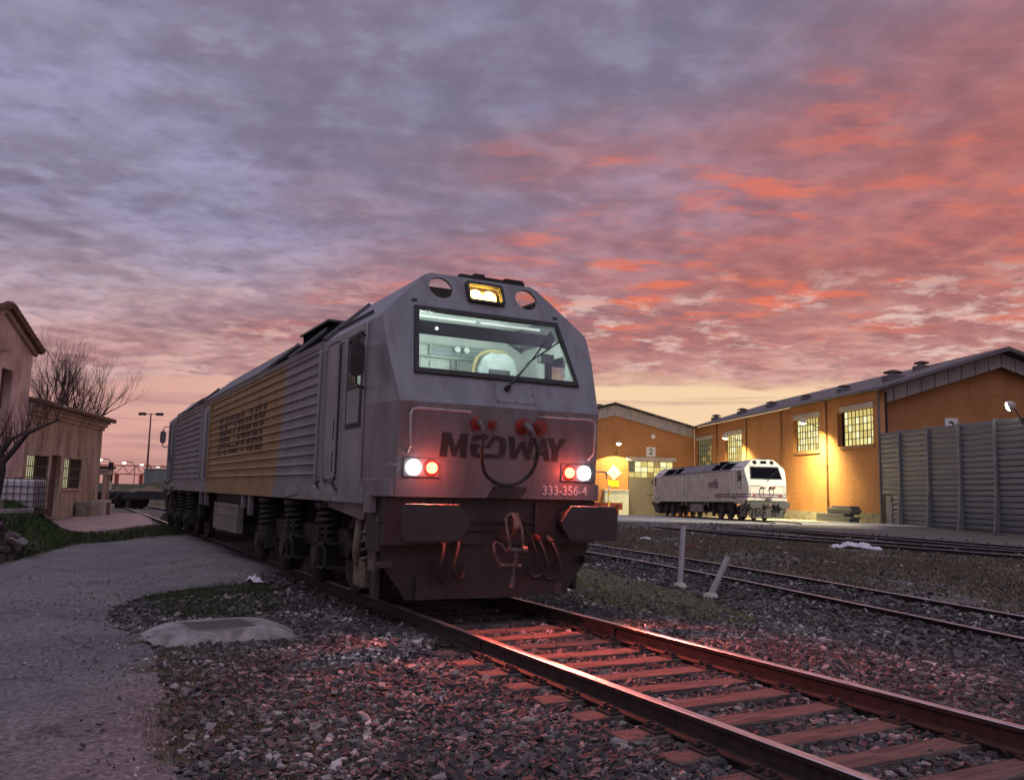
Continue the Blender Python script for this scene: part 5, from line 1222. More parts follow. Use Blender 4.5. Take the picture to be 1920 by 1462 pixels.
def cabinet():
    c = empty('equipment_cabinet', hall(0, 0), HY, label='pale green-white equipment cabinet beside the grey shed door', cat='cabinet')
    mt = mat('cabinet_pale', (.62, .70, .62), (.52, .60, .52), 1.5, .6)
    mb = MB(); mb.box(-38.6, -37.9, -10.75, -7.98, -1.05, 1.78); mb.build('cabinet_body', mt, c, bevel=.03)
    mb = MB(); mb.box(-38.65, -37.82, -10.8, -7.93, 1.78, 1.88); mb.build('cabinet_lid', M_white, c)
    mb = MB(); mb.box(-37.9, -37.87, -9.7, -9.1, -.6, .55); mb.build('cabinet_hatch', M_white, c)
    mb = MB(); mb.box(-37.9, -37.86, -9.36, -9.33, -1.0, 1.75); mb.build('cabinet_seam', mt, c)
    r = empty('buffer_stop', hall(0, 0), HY, label='dark red buffer stop low beside the pale cabinet', cat='buffer stop')
    mr = mat('buffer_stop_red', (.26, .03, .02), (.17, .025, .02), 4, .6)
    mb = MB(); mb.box(-36.0, -35.6, -12.4, -9.3, -.30, .45); mb.build('stop_beam', mr, r, bevel=.02)
    for y in (-11.9, -9.8):
        mb = MB(); mb.box(-36.3, -35.9, y-.15, y+.15, -1.1, .3); mb.build('stop_post', mr, r)
        mb = MB(); mb.cyl((-35.6, y, .05), (-35.4, y, .05), .16, 14); mb.build('stop_pad', M_dark, r)
    p = empty('marker_post', hall(0, 0), HY, label='slim yellow and white marker post right of the grey locomotive nose', cat='post')
    for k in range(6):
        mb = MB(); mb.cyl((-34, -11.25, -1.0+k*.55), (-34, -11.25, -.45+k*.55), .10, 10); mb.build('post_band', M_white if k % 2 else mat('sign_yellow', (.85, .62, .03), None), p)
cabinet()
# ---- wall lamps
def wall_lamp(name, mount, head, aim, label, power, colr, spot, blend=.35, size=.12):
    r = empty(name, hall(0, 0), HY, label=label, cat='lamp', group='yard lamps on the sheds')
    mv, hv = Vector(mount), Vector(head)
    mid = mv.lerp(hv, .55)+Vector((0, 0, .12))
    mb = MB(); mb.tube([mv, mv.lerp(mid, .5)+Vector((0, 0, .05)), mid, hv], .035, 7); mb.build('arm', M_steel, r, smooth=True)
    mb = MB(); mb.box(mv.x-.1, mv.x+.1, mv.y-.05, mv.y+.05, mv.z-.15, mv.z+.15); mb.build('wall_plate', M_steel, r)
    d = Vector(aim).normalized(); T = frame(hv, d.orthogonal().normalized(), d.cross(d.orthogonal().normalized()), d)
    mb = MB(); mb.tube([T @ Vector((0, 0, -.22)), T @ Vector((0, 0, -.12)), T @ Vector((0, 0, .10))], [.08, .22, .30], 18, True); h = mb.build('lamp_housing', M_conc, r, smooth=True)
    mb = MB(); mb.tube([T @ Vector((0, 0, .10)), T @ Vector((0, 0, .20)), T @ Vector((0, 0, .27))], [.27, .22, .06], 18, True); mb.build('lamp_lens', emit_mat(name+'_glow', colr, 30.), h, smooth=True)
    ld = bpy.data.lights.new(name+'_light', 'SPOT'); ld.energy = power; ld.color = colr; ld.spot_size = math.radians(spot); ld.spot_blend = blend; ld.shadow_soft_size = size
    lo = bpy.data.objects.new(name+'_light', ld); lo.location = T @ Vector((0, 0, .32)); lo.rotation_euler = d.to_track_quat('-Z', 'Y').to_euler(); link(lo, h)
YL = (1., .78, .32)
wall_lamp('wall_lamp', (-7.75, 0, 6.6), (-7.67, -2.0, 7.5), (-.25, .05, -1), 'bright lamp on a curved arm between the two nearest lit windows', 12500, YL, 154, 1.)
wall_lamp('wall_lamp', (-23.6, 0, 6.5), (-24.07, -2.0, 7.25), (-.2, .05, -1), 'lamp on an arm over the white locomotive, beside the second farthest shed window', 12500, YL, 154, 1.)
wall_lamp('wall_lamp', (-38.6, -9.3, 5.9), (-36.87, -9.47, 7.1), (.1, 0, -1), 'glaring lamp on the gable left of sign 2', 3400, YL, 130, .06)
wall_lamp('barrier_lamp', (14.1, -.15, 5.9), (14.1, -.7, 6.68), (-11.2, -8.8, -4.6), 'glaring lamp at the right picture edge on top of the metal barrier', 17000, (1., .92, .66), 58, .9)
# ---- noise barrier
M_slat = mat('barrier_steel', (.165, .180, .200), (.125, .137, .152), 1.6, .36, .35, stretch=(.6, 1, 6), bump=.1, rvar=.2, dirt=((.10, .10, .095), 2.2, .5, .75, .5))
M_post = mat('barrier_post', (.24, .25, .275), (.19, .195, .21), 2, .45, .3)
def barrier():
    br = empty('noise_barrier', hall(0, 0), HY, label='tall grey barrier of ribbed metal slats between posts, before shed 3', cat='barrier')
    posts = [2.45, 5.62, 8.75, 11.9, 15.05, 18.2]
    bays = [(.12, 2.40)] + [(a+.06, b-.06) for a, b in zip(posts[:-1], posts[1:])]
    H, N = 6.08, 19; z0 = -.28; dz = (H-z0)/N
    prof = [(0, .002), (-.012, .012), (-.052, dz*.26), (-.058, dz*.70), (-.012, dz*.93), (0, dz*.998)]
    cache = {}
    for bi, (a, b) in enumerate(bays):
        for k in range(N):
            if bi == 0 and k < 6: x0, x1 = a+1.25, b
            else: x0, x1 = a, b
            key = round(x1-x0, 3)
            if key not in cache:
                mb = MB(); mb.prism(prof+[(.05, dz*.998), (.05, .002)], 'x', 0, x1-x0); o = mb.build('slat', M_slat, br); cache[key] = o.data
            else: o = link(bpy.data.objects.new('slat', cache[key]), br)
            o.location = (x0, random.uniform(-.006, .006), z0+k*dz)
    for x in posts:
        mb = MB(); mb.box(x-.08, x+.08, -.20, .10, -.35, H+.06); p = mb.build('post', M_post, br, bevel=.01)
        mb = MB(); mb.prism([(-.20, -.30), (-.42, -.30), (-.36, .0), (-.22, 2.0), (-.20, 2.0)], 'x', x-.07, x+.07); mb.build('post_brace', M_post, p)
        mb = MB(); mb.box(x-.2, x+.2, -.55, .15, -.36, -.30); mb.build('base_plate', M_post, p)
    mb = MB(); mb.box(.15, .55, -.06, .06, -.35, 1.72); mb.build('door_jamb', M_blk, br)
    mb = MB(); mb.box(.62, 1.30, -.09, .05, -.33, 1.72); mb.build('barrier_door', M_post, br, bevel=.01)
barrier()
def slat_stack():
    st = empty('panel_stack', hall(0, 0), HY, label='low stack of spare grey barrier panels against the brick wall', cat='panels')
    z = -.30
    for k, (x0, x1) in enumerate(((-6.6, -1.6), (-6.7, -1.7), (-6.5, -1.5), (-6.6, -2.4), (-5.3, -1.9), (-5.2, -1.6), (-5.3, -1.7), (-4.6, -2.0))):
        mb = MB(); y0 = -1.55+random.uniform(-.05, .05)+(.2 if k > 3 else 0); mb.prism([(y0, z), (y0-.03, z+.05), (y0-.03, z+.10), (y0, z+.145), (y0+.75, z+.145), (y0+.75, z)], 'x', x0, x1); mb.build('panel', M_slat, st); z += .152
slat_stack()

# ------------------------------------------------------------------ pipe posts and small things right of the locomotive
def pipe_post(base, top, r, label, mound):
    o = empty('pipe_post', base, label=label, cat='post', group='pipe posts in the turf')
    b = Vector((0, 0, 0)); t = Vector(top)-Vector(base)
    mb = MB(); mb.tube([b-t.normalized()*.15, b, t*.5, t], [r, r, r*.99, r*.98], 16, False); mb.tube([t, t*.9], [r*.85, r*.85], 16, False)
    d = t.normalized(); a = d.orthogonal().normalized(); c = d.cross(a); n = 16
    R1 = [t+(a*math.cos(2*PI*k/n)+c*math.sin(2*PI*k/n))*r*.98 for k in range(n)]; R2 = [t+(a*math.cos(2*PI*k/n)+c*math.sin(2*PI*k/n))*r*.85 for k in range(n)]
    mb.add(R1+R2, [(k, (k+1) % n, n+(k+1) % n, n+k) for k in range(n)])
    mb.build('pipe', mat('pipe_grey', (.50, .49, .53), (.40, .39, .42), 4, .6, bump=.15, dirt=((.16, .14, .13), 6, .5, .75, .5)), o, smooth=True)
    mb = MB(); mb.tube([(0, 0, -.1), (0, 0, .02), (.0, 0, .05)], [.16, .13, .10], 10); mb.build('footing', M_conc, o, smooth=True)
b1 = (-5.28, 6.62, -.40); b2 = (-3.72, 6.05, -.40)
pipe_post(b1, (b1[0]+.02, b1[1]+.075, .78), .056, 'upright grey pipe post standing in the turf', True)
pipe_post(b2, (b2[0]+.22, b2[1]+.23, .31), .056, 'short leaning grey pipe post stuck in the turf', True)
def crumpled(name, c, lx, ly, h, mt, ang=0, seed=1, **kw):
    r = random.Random(seed); nx, ny = 16, 8; V = []; 
    for i in range(nx):
        for j in range(ny):
            u, v = i/(nx-1)*2-1, j/(ny-1)*2-1; e = max(0, 1-(u*u+v*v*.7)); x = u*lx/2+r.uniform(-.05, .05)*lx*.4; y = v*ly/2+r.uniform(-.06, .06)*ly
            z = h*e**.5*(.35+.65*abs(math.sin(u*5+seed)*math.cos(v*3+u*4)))+r.uniform(0, .25)*h*e
            V.append((x*math.cos(ang)-y*math.sin(ang), x*math.sin(ang)+y*math.cos(ang), z))
    F = [(i*ny+j, (i+1)*ny+j, (i+1)*ny+j+1, i*ny+j+1) for i in range(nx-1) for j in range(ny-1)]
    o = mesh_obj(name, V, F, mt); o.location = c; tag(o, **kw); return o
M_plastic = mat('white_plastic', (.70, .68, .74), (.60, .58, .64), 6, .45)
crumpled('plastic_sheet', (-13.9, 22.0, -.43), 1.9, .7, .26, M_plastic, .53, 3, label='crumpled white plastic sheet lying by the far rails', cat='sheet')
crumpled('litter_scrap', (-4.2, 3.2, -.27), .34, .18, .06, M_plastic, .9, 5, label='white scrap lying in the turf just right of the plough', cat='litter')
crumpled('litter_scrap', (-5.9, -1.62, -.14), .42, .16, .09, M_plastic, .2, 8, label='torn white scrap on the stones left of the locomotive steps', cat='litter')
crumpled('litter_scrap', (-19.3, -1.9, -.19), .9, .25, .10, M_plastic, .4, 11, label='white scrap on the verge behind the lane', cat='litter')
crumpled('litter_scrap', (-19.5, 16.5, -.36), .5, .2, .08, M_plastic, .4, 13, label='small white scrap in the dead grass beyond the second track', cat='litter')
mb = MB(); mb.box(-.16, .16, -.06, .06, 0, .10); o = mb.build('loose_brick', mat('old_brick', (.24, .10, .07), (.16, .08, .06), 8, .9, bump=.4)); o.location = (-15.2, 15.2, -.38); o.rotation_euler = (0, .1, .7); tag(o, label='loose red brick in the dead grass beyond the second track', cat='brick')
# ---- concrete pit cover by the lane
def pit_cover():
    p = empty('pit_cover', (-1.32, -2.92, -.22), .12, label='pale concrete pit surround with a dark square cover', cat='pit cover')
    n = 40; V = []; R0 = random.Random(4)
    def ring(ax, ay, z, pw, j=0):
        out = []
        for k in range(n):
            a = 2*PI*k/n; c, s_ = math.cos(a), math.sin(a); q = (abs(c)**pw+abs(s_)**pw)**(-1/pw)
            out.append((ax*c*q*(1+R0.uniform(-j, j)), ay*s_*q*(1+R0.uniform(-j, j)), z+R0.uniform(-j, j)*.1))
        return out
    rings = [ring(.62, .86, -.03, 3, .05), ring(.57, .78, .03, 3, .03), ring(.50, .66, .085, 3.5, .03), ring(.43, .55, .118, 4, .015), ring(.36, .46, .125, 6, .008), ring(.325, .335, .125, 14, 0), ring(.325, .335, .07, 14, 0)]
    for rg in rings: V += rg
    F = [(r*n+k, r*n+(k+1) % n, (r+1)*n+(k+1) % n, (r+1)*n+k) for r in range(len(rings)-1) for k in range(n)]
    me = mesh_obj('surround', V, F, mat('pit_concrete', (.33, .31, .31), (.24, .225, .225), 4, .9, bump=.9, bscale=18, dirt=((.12, .105, .10), 4, .45, .7, .75)), p, True)
    mb = MB(); mb.box(-.315, .315, -.325, .325, .08, .116); mb.build('cover_plate', mat('cover_iron', (.10, .088, .085), (.07, .06, .058), 12, .7, bump=.5, bscale=80), p, bevel=.005)
pit_cover()

# ------------------------------------------------------------------ old house on the left
HH = 2.8325-PI; F1 = Vector((math.cos(HH), math.sin(HH), 0)); HO = (-35.24, -2.79, 0)
M_plaster = mat('stained_plaster', (.54, .43, .32), (.36, .26, .18), .9, .9, bump=.4, bscale=12, stretch=(1.6, 1.6, .45), dirt=((.16, .115, .08), 1.6, .48, .70, .75))
M_pinkplaster = mat('peeling_pink_plaster', (.72, .54, .50), (.46, .31, .26), 1.1, .9, bump=.5, bscale=9, stretch=(1, 1, .6), dirt=((.62, .50, .46), 2.3, .56, .64, .8))
M_tile = mat('roof_tile', (.22, .12, .085), (.13, .08, .06), 3, .9, bump=.3)
M_shut = mat('brown_shutter', (.15, .070, .060), (.10, .05, .045), 4, .7, stretch=(3, 3, .6))
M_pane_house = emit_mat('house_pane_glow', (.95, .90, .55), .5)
def house():
    h = empty('old_house', HO, HH, label='derelict plastered house with peeling walls, tiled gable and barred windows', cat='house')
    def loc2(T): return T
    wing = [(0, -.6), (9.5, -.6), (9.5, 3.75), (0, 3.75)]
    holes = [[(2.7, 1.12), (5.0, 1.12), (5.0, 2.32), (2.7, 2.32)], [(6.75, 1.12), (8.95, 1.12), (8.95, 2.32), (6.75, 2.32)], [(5.35, .0), (6.45, .0), (6.45, 2.40), (5.35, 2.40)]]
    plate('wing_wall', [wing]+holes, .35, XZ(-.17), M_plaster, h)
    mb = MB(); mb.box(-.0, .35, -6, -.34, -.6, 3.75); mb.build('end_wall', M_plaster, h)
    mb = MB(); mb.box(.3, 9.4, -5.8, -3.2, -.6, 3.7); mb.build('inner_partition', M_dark, h)
    for q, (z0, z1, o_) in enumerate(((3.75, 3.90, .08), (3.90, 4.05, .17), (4.05, 4.16, .26))):
        mb = MB(); mb.box(-o_, 9.42, -.5, o_, z0, z1); mb.build('cornice', M_plaster, h, bevel=.01)
    # mono pitch roof with a row of eave tiles
    T = frame((0, .42, 4.17), (1, 0, 0), (0, -math.cos(.16), math.sin(.16)), (0, math.sin(.16), math.cos(.16)))
    mb = MB(); mb.box(-.35, 9.45, 0, 6.6, 0, .06, T); rf = mb.build('wing_roof', M_tile, h)
    for k in range(44):
        mb = MB(); x = -.25+k*.222; mb.tube([T @ Vector((x, -.06, .05)), T @ Vector((x, 6.4, .05))], .095, 6); mb.build('tile_row', M_tile, rf)
    mb = MB(); mb.tube([(5.2, .40, 4.22), (7.2, .46, 4.26)], .05, 6); mb.build('broken_gutter', M_white, h)
    # openings
    for x0, x1 in ((2.7, 5.0), (6.75, 8.95)):
        w = bpy.data.objects.new('window', None); link(w, h)
        mb = MB(); mb.box(x0-.08, x1+.08, -.02, .05, 2.32, 2.42); mb.build('window_head', M_plaster, w)
        mb = MB(); mb.box(x0-.06, x1+.06, -.02, .08, 1.02, 1.12); mb.build('sill', M_plaster, w)
        xm = x0+.55*(x1-x0)
        mb = MB(); mb.box(x0+.04, xm-.25, -.10, -.06, 1.14, 2.30); mb.build('shutter', M_shut, w)
        mb = MB(); mb.box(xm-.22, xm-.02, -.13, -.09, 1.14, 2.30); mb.build('shutter', M_shut, w)
        mb = MB(); mb.box(xm+.0, x1-.04, -.13, -.11, 1.14, 2.30); mb.build('pane', M_pane_house, w)
        for q in np.arange(x0+.15, x1, .2):
            mb = MB(); mb.cyl((q, -.03, 1.12), (q, -.03, 2.32), .018, 5); mb.build('window_bar', M_bar, w)
        for zz in (1.52, 1.92): mb = MB(); mb.box(x0, x1, -.045, -.015, zz-.02, zz+.02); mb.build('window_crossbar', M_bar, w)
    mb = MB(); mb.box(5.35, 6.45, -.22, -.16, .0, 2.40); d = mb.build('door', M_shut, h, bevel=.01)
    for x in (5.62, 5.9, 6.18): mb = MB(); mb.box(x-.01, x+.01, -.16, -.15, .05, 2.35); mb.build('door_board', M_dark, d)
    mb = MB(); mb.cyl((6.32, -.15, 1.05), (6.32, -.08, 1.05), .03, 8); mb.build('door_handle', M_steel, d)
    mb = MB(); mb.box(5.1, 6.7, 0, .5, -.5, -.02); mb.build('door_step', M_plinth, h)
    # gabled main block
    g = [(9.5, -.6), (15.2, -.6), (15.2, 5.95), (12.35, 6.95), (9.5, 5.95)]
    plate('gable_wall', [g, [(11.15, 3.7), (12.05, 3.7), (12.05, 5.05), (11.15, 5.05)]], .35, XZ(-.10), M_pinkplaster, h)
    mb = MB(); mb.box(9.5, 9.85, -7, -.29, -.6, 5.95); mb.build('side_wall', M_pinkplaster, h)
    mb = MB(); mb.box(11.18, 12.02, -.22, -.18, 3.72, 5.03); mb.build('upper_shutter', M_shut, h)
    mb = MB(); mb.box(9.9, 15.1, -6.9, -5.0, -.6, 5.9); mb.build('inner_partition', M_dark, h)
    a = math.atan2(1.0, 2.85)
    for sg in (1, -1):
        o0 = Vector((12.35, 0, 7.06)); ex = Vector((-sg*math.cos(a), 0, -math.sin(a))); en = Vector((-sg*math.sin(a), 0, math.cos(a)))
        T = frame(o0, ex, (0, 1, 0), en)
        mb = MB(); mb.box(0, 3.28, -7, .36, -.07, .02, T); rf = mb.build('roof_slope', M_tile, h)
        mb = MB(); mb.box(0, 3.2, .08, .20, -.22, -.07, T); mb.build('barge_board', M_plaster, rf)
        for k in range(12):                                                       # verge tiles, overlapping
            mb = MB(); x0 = k*.27; mb.tube([T @ Vector((x0, .30, .05)), T @ Vector((x0+.33, .30, .085))], [.085, .10], 8); mb.build('verge_tile', M_tile, rf)
        for k in range(13):
            mb = MB(); mb.box(k*.25, k*.25+.27, -6.9, .2, .02, .05+.01*(k % 2), T @ Matrix.Translation((0, 0, .002*k))); mb.build('tile_course', M_tile, rf)
    # low bench blocks against the wing
    mb = MB(); mb.box(1.9, 3.4, .1, .7, -.2, .55); mb.build('wall_block', M_plinth, h, bevel=.03)
    mb = MB(); mb.box(.5, 1.5, .1, .75, -.2, .6); mb.build('wall_hatch', M_conc, h, bevel=.03)
    mb = MB(); mb.box(.7, 1.3, .75, .78, -.1, .5); mb.build('hatch_door', M_shut, h)
house()
def porch():
    p = empty('lean_to', (-35.5, -2.75, 0), HH, label='small flat roofed lean-to at the far corner of the old house', cat='shelter')
    mb = MB(); mb.box(-1.0, -.05, -.4, .42, 2.02, 2.14); mb.build('flat_roof', M_dark, p)
    mb = MB(); mb.box(-.9, -.1, -.35, .30, 1.75, 2.0); mb.build('beam', M_conc, p)
    for x in (-.75, -.2): mb = MB(); mb.box(x-.07, x+.07, .1, .24, -.2, 1.78); mb.build('pillar', M_plaster, p)
porch()
# ---- caged water tank
def ibc():
    c = Vector((-19.5, -5.48, .62)); t = empty('water_tank', c, -.30, label='white plastic tank in a metal cage in front of the old house', cat='tank')
    mb = MB(); mb.box(-.52, .52, -.62, .58, .0, .80); mb.build('tank_body', mat('tank_plastic', (.66, .63, .68), (.58, .55, .60), 2, .45), t, bevel=.07)
    for z in (.02, .21, .41, .61, .82):
        mb = MB(); mb.tube([(.55, -.65, z), (.55, .61, z), (-.55, .61, z), (-.55, -.65, z), (.55, -.65, z)], .013, 6); mb.build('cage_hoop', M_steel, t)
    for k in range(8):
        y = -.65+k*.18; mb = MB(); mb.cyl((.56, y, 0), (.56, y, .82), .011, 6); mb.build('cage_bar', M_steel, t)
    for k in range(1, 7):
        x = .55-k*.18; mb = MB(); mb.cyl((x, .62, 0), (x, .62, .82), .011, 6); mb.build('cage_bar', M_steel, t)
    mb = MB(); mb.cyl((0, 0, .80), (0, 0, .86), .11, 16); mb.build('tank_cap', M_blk, t)
    mb = MB(); mb.box(-.6, .6, -.66, .62, -.18, -.02); mb.build('pallet', M_sleeper, t)
ibc()
# ---- grassy bank with rubble
BK = [(-11.2, -5.9), (-13.0, -5.0), (-16, -4.3), (-19.5, -3.95), (-21.2, -4.1), (-22.5, -5.2), (-21, -9), (-12, -9)]
def bank_h(X, Y):
    # height of the bank from the distance to its outline
    X = np.asarray(X, float); Y = np.asarray(Y, float); d = np.full(X.shape, 1e9); n = len(BK)
    for i in range(n):
        ax, ay = BK[i]; bx, by = BK[(i+1) % n]; vx, vy = bx-ax, by-ay; t = np.clip(((X-ax)*vx+(Y-ay)*vy)/(vx*vx+vy*vy), 0, 1)
        d = np.minimum(d, np.hypot(X-ax-t*vx, Y-ay-t*vy))
    return zg(X, Y)+.85*sm(d/1.5)*(1+.12*np.sin(X*2.1)*np.cos(Y*2.7))
bank = tag(sheet('bank', BK, .01, mat('bank_soil', (.06, .065, .03), (.09, .075, .045), 2.5, .95, bump=.6), .35, .08, zfun=bank_h), kind='structure', label='low grassy bank at the left edge')
X, Y = pick(60000, -23, -11, -9, -3.8); k = inside(BK, X, Y) & (snoise(X, Y, 2.) > -.45); X, Y = X[k], Y[k]
tag(blades('grass', X, Y, RNG.uniform(.05, .20, len(X)), .02, .9, [(0., (.018, .035, .010)), (.5, (.04, .075, .018)), (.85, (.075, .12, .03)), (1., (.12, .13, .05))], Z=bank_h(X, Y)), 'lush green grass and weeds covering the left bank', 'grass', kind='stuff')
def rubble():
    r = empty('rubble_wall', (-12.4, -5.6, -.2), .35, label='broken stone rubble with a flat slab at the left edge', cat='rubble')
    R0 = random.Random(12)
    M_rub = [mat('rubble_%s' % q, c, tuple(v*.6 for v in c), 5, .9, bump=.6, bscale=18) for q, c in (('a', (.30, .26, .25)), ('b', (.22, .19, .19)), ('c', (.16, .13, .13)))]
    for k in range(46):
        row = k % 5; x = R0.uniform(-.9, .9); y = R0.uniform(-.25, .35)-row*.06; z = .06+row*.17+R0.uniform(-.04, .04); s_ = R0.uniform(.10, .20)
        v = stone_verts(np.zeros(1), np.zeros(1), np.zeros(1), np.array([s_]), 'ico')[0]
        o = mesh_obj('stone', [tuple(q) for q in v], [tuple(f) for f in ico_f], M_rub[k % 3], r); o.location = (x, y, z)
    mb = MB(); mb.box(-.75, .85, -.45, .40, .88, .98); o = mb.build('slab', M_rub[0], r, bevel=.02); o.rotation_euler = (.03, -.05, .1)
    for x, w in ((-.5, .34), (.05, .3)):
        mb = MB(); mb.box(x-w/2, x+w/2, -.35, .05, .98, 1.22); mb.build('block', M_rub[1], r, bevel=.03)
rubble()

# ------------------------------------------------------------------ bare trees
M_bark = mat('bark_dark', (.045, .034, .032), (.075, .055, .05), 8, .9, bump=.4)
M_bark2 = mat('twig_bark', (.10, .055, .050), (.06, .035, .035), 5, .9)
def grow(mb, p, d, length, r, level, R0, spread, upw, kids, wig=.25, nseg=4, taper=.6):
    pts = [p.copy()]; rs = [r]; q = p.copy(); dd = d.normalized()
    for i in range(nseg):
        dd = (dd+Vector((R0.uniform(-wig, wig), R0.uniform(-wig, wig), R0.uniform(-wig, wig)+upw*.25))).normalized()
        q = q+dd*length/nseg; pts.append(q.copy()); rs.append(r*(1-(1-taper)*(i+1)/nseg))
    mb.tube(pts, rs, 6 if level > 2 else (4 if level > 1 else 3), False)
    if level <= 0: return
    for k in range(kids):
        i = R0.randint(1, nseg) if k < kids-1 else nseg
        ax = Vector((R0.uniform(-1, 1), R0.uniform(-1, 1), R0.uniform(-.4, .8))).normalized()
        nd = (dd*(1-spread)+ax*spread+Vector((0, 0, upw*.35))).normalized()
        grow(mb, pts[i], nd, length*R0.uniform(.5, .78), rs[i]*.62, level-1, R0, spread, upw, kids, wig, max(2, nseg-1), taper)
def far_tree():
    base = Vector((-50.87, -4.63, 1.29)); base.z = .1
    t = empty('bare_tree', base, label='bare winter tree with a dense twiggy crown behind the old house', cat='tree')
    R0 = random.Random(3); mb = MB(); mb.tube([(0, 0, 0), (.05, .1, 1.5), (.0, .15, 3.0)], [.30, .25, .22], 10); mb.build('trunk', M_bark, t, smooth=True)
    cr_ = MB()
    side = Vector(cr).normalized()
    for k in range(13):
        a = (k/12-.45)*1.55; f = R0.uniform(-.35, .35); d = side*math.sin(a)+Vector((0, 0, math.cos(a)))*1.0+Vector((f*side.y, -f*side.x, 0))
        grow(cr_, Vector((0, .15, 2.6+R0.uniform(0, .5))), d, R0.uniform(2.8, 3.6), .10, 4, R0, .40, .40, 4, .20, 5, .6)
    cr_.build('crown', M_bark2, t, recalc=False)
far_tree()
def near_tree():
    b = Vector((-17.53, -6.02, 0.21)); b.z = .2
    t = empty('bare_tree', b, label='dark bare tree at the left picture edge with a branch over the tank', cat='tree')
    R0 = random.Random(9)
    mb = MB(); mb.tube([Vector((0, 0, -.2)), Vector((-17.37, -5.91, 0.97))-b, Vector((-17.24, -5.84, 1.66))-b, Vector((-17.21, -5.9, 2.14))-b], [.16, .13, .12, .10], 10); mb.build('trunk', M_bark, t, smooth=True)
    limbs = [[Vector((-17.23, -5.85, 1.8))-b, Vector((-17.01, -5.54, 2.24))-b, Vector((-16.83, -5.3, 2.61))-b, Vector((-16.63, -4.97, 2.79))-b, Vector((-16.07, -4.6, 2.96))-b], [Vector((-17.22, -5.89, 2.07))-b, Vector((-17.24, -6.05, 2.48))-b, Vector((-17.27, -6.23, 3.02))-b], [Vector((-17.21, -5.89, 2.1))-b, Vector((-17.04, -5.65, 2.46))-b, Vector((-17.11, -5.22, 2.71))-b]]
    cr_ = MB()
    for lb in limbs:
        lm_ = MB(); n = len(lb); lm_.tube(lb, [.085*(1-.75*i/(n-1)) for i in range(n)], 8); lm_.build('limb', M_bark, t, smooth=True)
        for i in range(1, n):
            for q in range(6):
                p = lb[i-1].lerp(lb[i], R0.random()); d = Vector((R0.uniform(-.6, .6), R0.uniform(-.6, .6), 1.0))
                grow(cr_, p, d, R0.uniform(.35, .75), .014, 2, R0, .4, .5, 3, .2, 4, .5)
    cr_.build('crown', M_bark2, t, recalc=False)
    tw = MB(); tw.tube([Vector((-17.18, -6.45, 4.55))-b, Vector((-17.01, -6.15, 4.64))-b, Vector((-16.91, -6.0, 4.71))-b, Vector((-16.83, -5.82, 4.68))-b], [.02, .016, .012, .006], 5); tw.build('stray_twig', M_bark, t)
near_tree()

# ------------------------------------------------------------------ far left: wagon parts, embankment, mast, gantry, lamps
def heap(name, c, rx, ry, h, ang, mt, label, seed=1, nx=26, ny=12, kind='structure'):
    r = random.Random(seed); V = []
    for i in range(nx):
        for j in range(ny):
            u, v = i/(nx-1)*2-1, j/(ny-1)*2-1; e = max(0, 1-u*u)**.6*max(0, 1-v*v)**.8
            z = h*e*(1+.10*math.sin(u*7+seed)+.07*math.sin(u*17+v*5)+.05*math.sin(u*41+v*13))+r.uniform(-.04, .04)*h*e
            x, y = u*rx, v*ry; V.append((x*math.cos(ang)-y*math.sin(ang), x*math.sin(ang)+y*math.cos(ang), z))
    F = [(i*ny+j, (i+1)*ny+j, (i+1)*ny+j+1, i*ny+j+1) for i in range(nx-1) for j in range(ny-1)]
    o = mesh_obj(name, V, F, mt, smooth=True); o.location = c; o['kind'] = kind; o['label'] = label; return o
ACR = math.atan2(cr.y, cr.x)
heap('terrain', (-57, 1.2, -.3), 7.5, 2.5, 1.25, ACR, mat('dirt_heap', (.19, .15, .10), (.12, .095, .065), 1.2, .95, bump=.9, bscale=9, dirt=((.07, .06, .035), 3, .5, .7, .7)), 'low heap of bare earth behind the stored wheelsets', 2, 60, 16)
heap('terrain', (-92, 4.5, -.3), 22, 5, 1.75, ACR, mat('embankment_grass', (.05, .06, .025), (.08, .07, .035), 1.2, .95, bump=.5, bscale=5), 'grassy embankment in the left distance', 6)
heap('terrain', (-74, 7.6, -.3), 4.2, 3.0, 2.9, ACR, mat('earth_pile', (.14, .105, .075), (.09, .07, .05), 1.6, .95, bump=.9, bscale=8), 'brown earth pile beside the rear of the grey locomotive', 9, 40, 16)
def wheelset(p, rz, label):
    w = empty('wheelset', p, rz, label=label, cat='wheelset', group='stored wheelsets')
    mb = MB(); mb.cyl((0, -1.05, .48), (0, 1.05, .48), .09, 12); mb.build('axle', M_dark, w)
    for s in (-1, 1): mb = MB(); mb.cyl((0, s*.80, .48), (0, s*.93, .48), .46, 26); mb.cyl((0, s*.78, .48), (0, s*.81, .48), .49, 26); mb.cyl((0, s*.93, .48), (0, s*.97, .48), .2, 16); mb.build('wheel', M_dark, w, smooth=True)
for k in range(4):
    q = Vector((-47.3, -1.55, -.08))+Vector(cr)*.0+Vector((math.cos(ACR), math.sin(ACR), 0))*(.42*k*1.0)+Vector((-.5*(k % 2), 0, 0))
    wheelset(q, ACR+1.15, ('leftmost of the stored wheelsets behind the lane', 'second stored wheelset from the left', 'third stored wheelset from the left', 'stored wheelset touching the rusty wagon frame')[k])
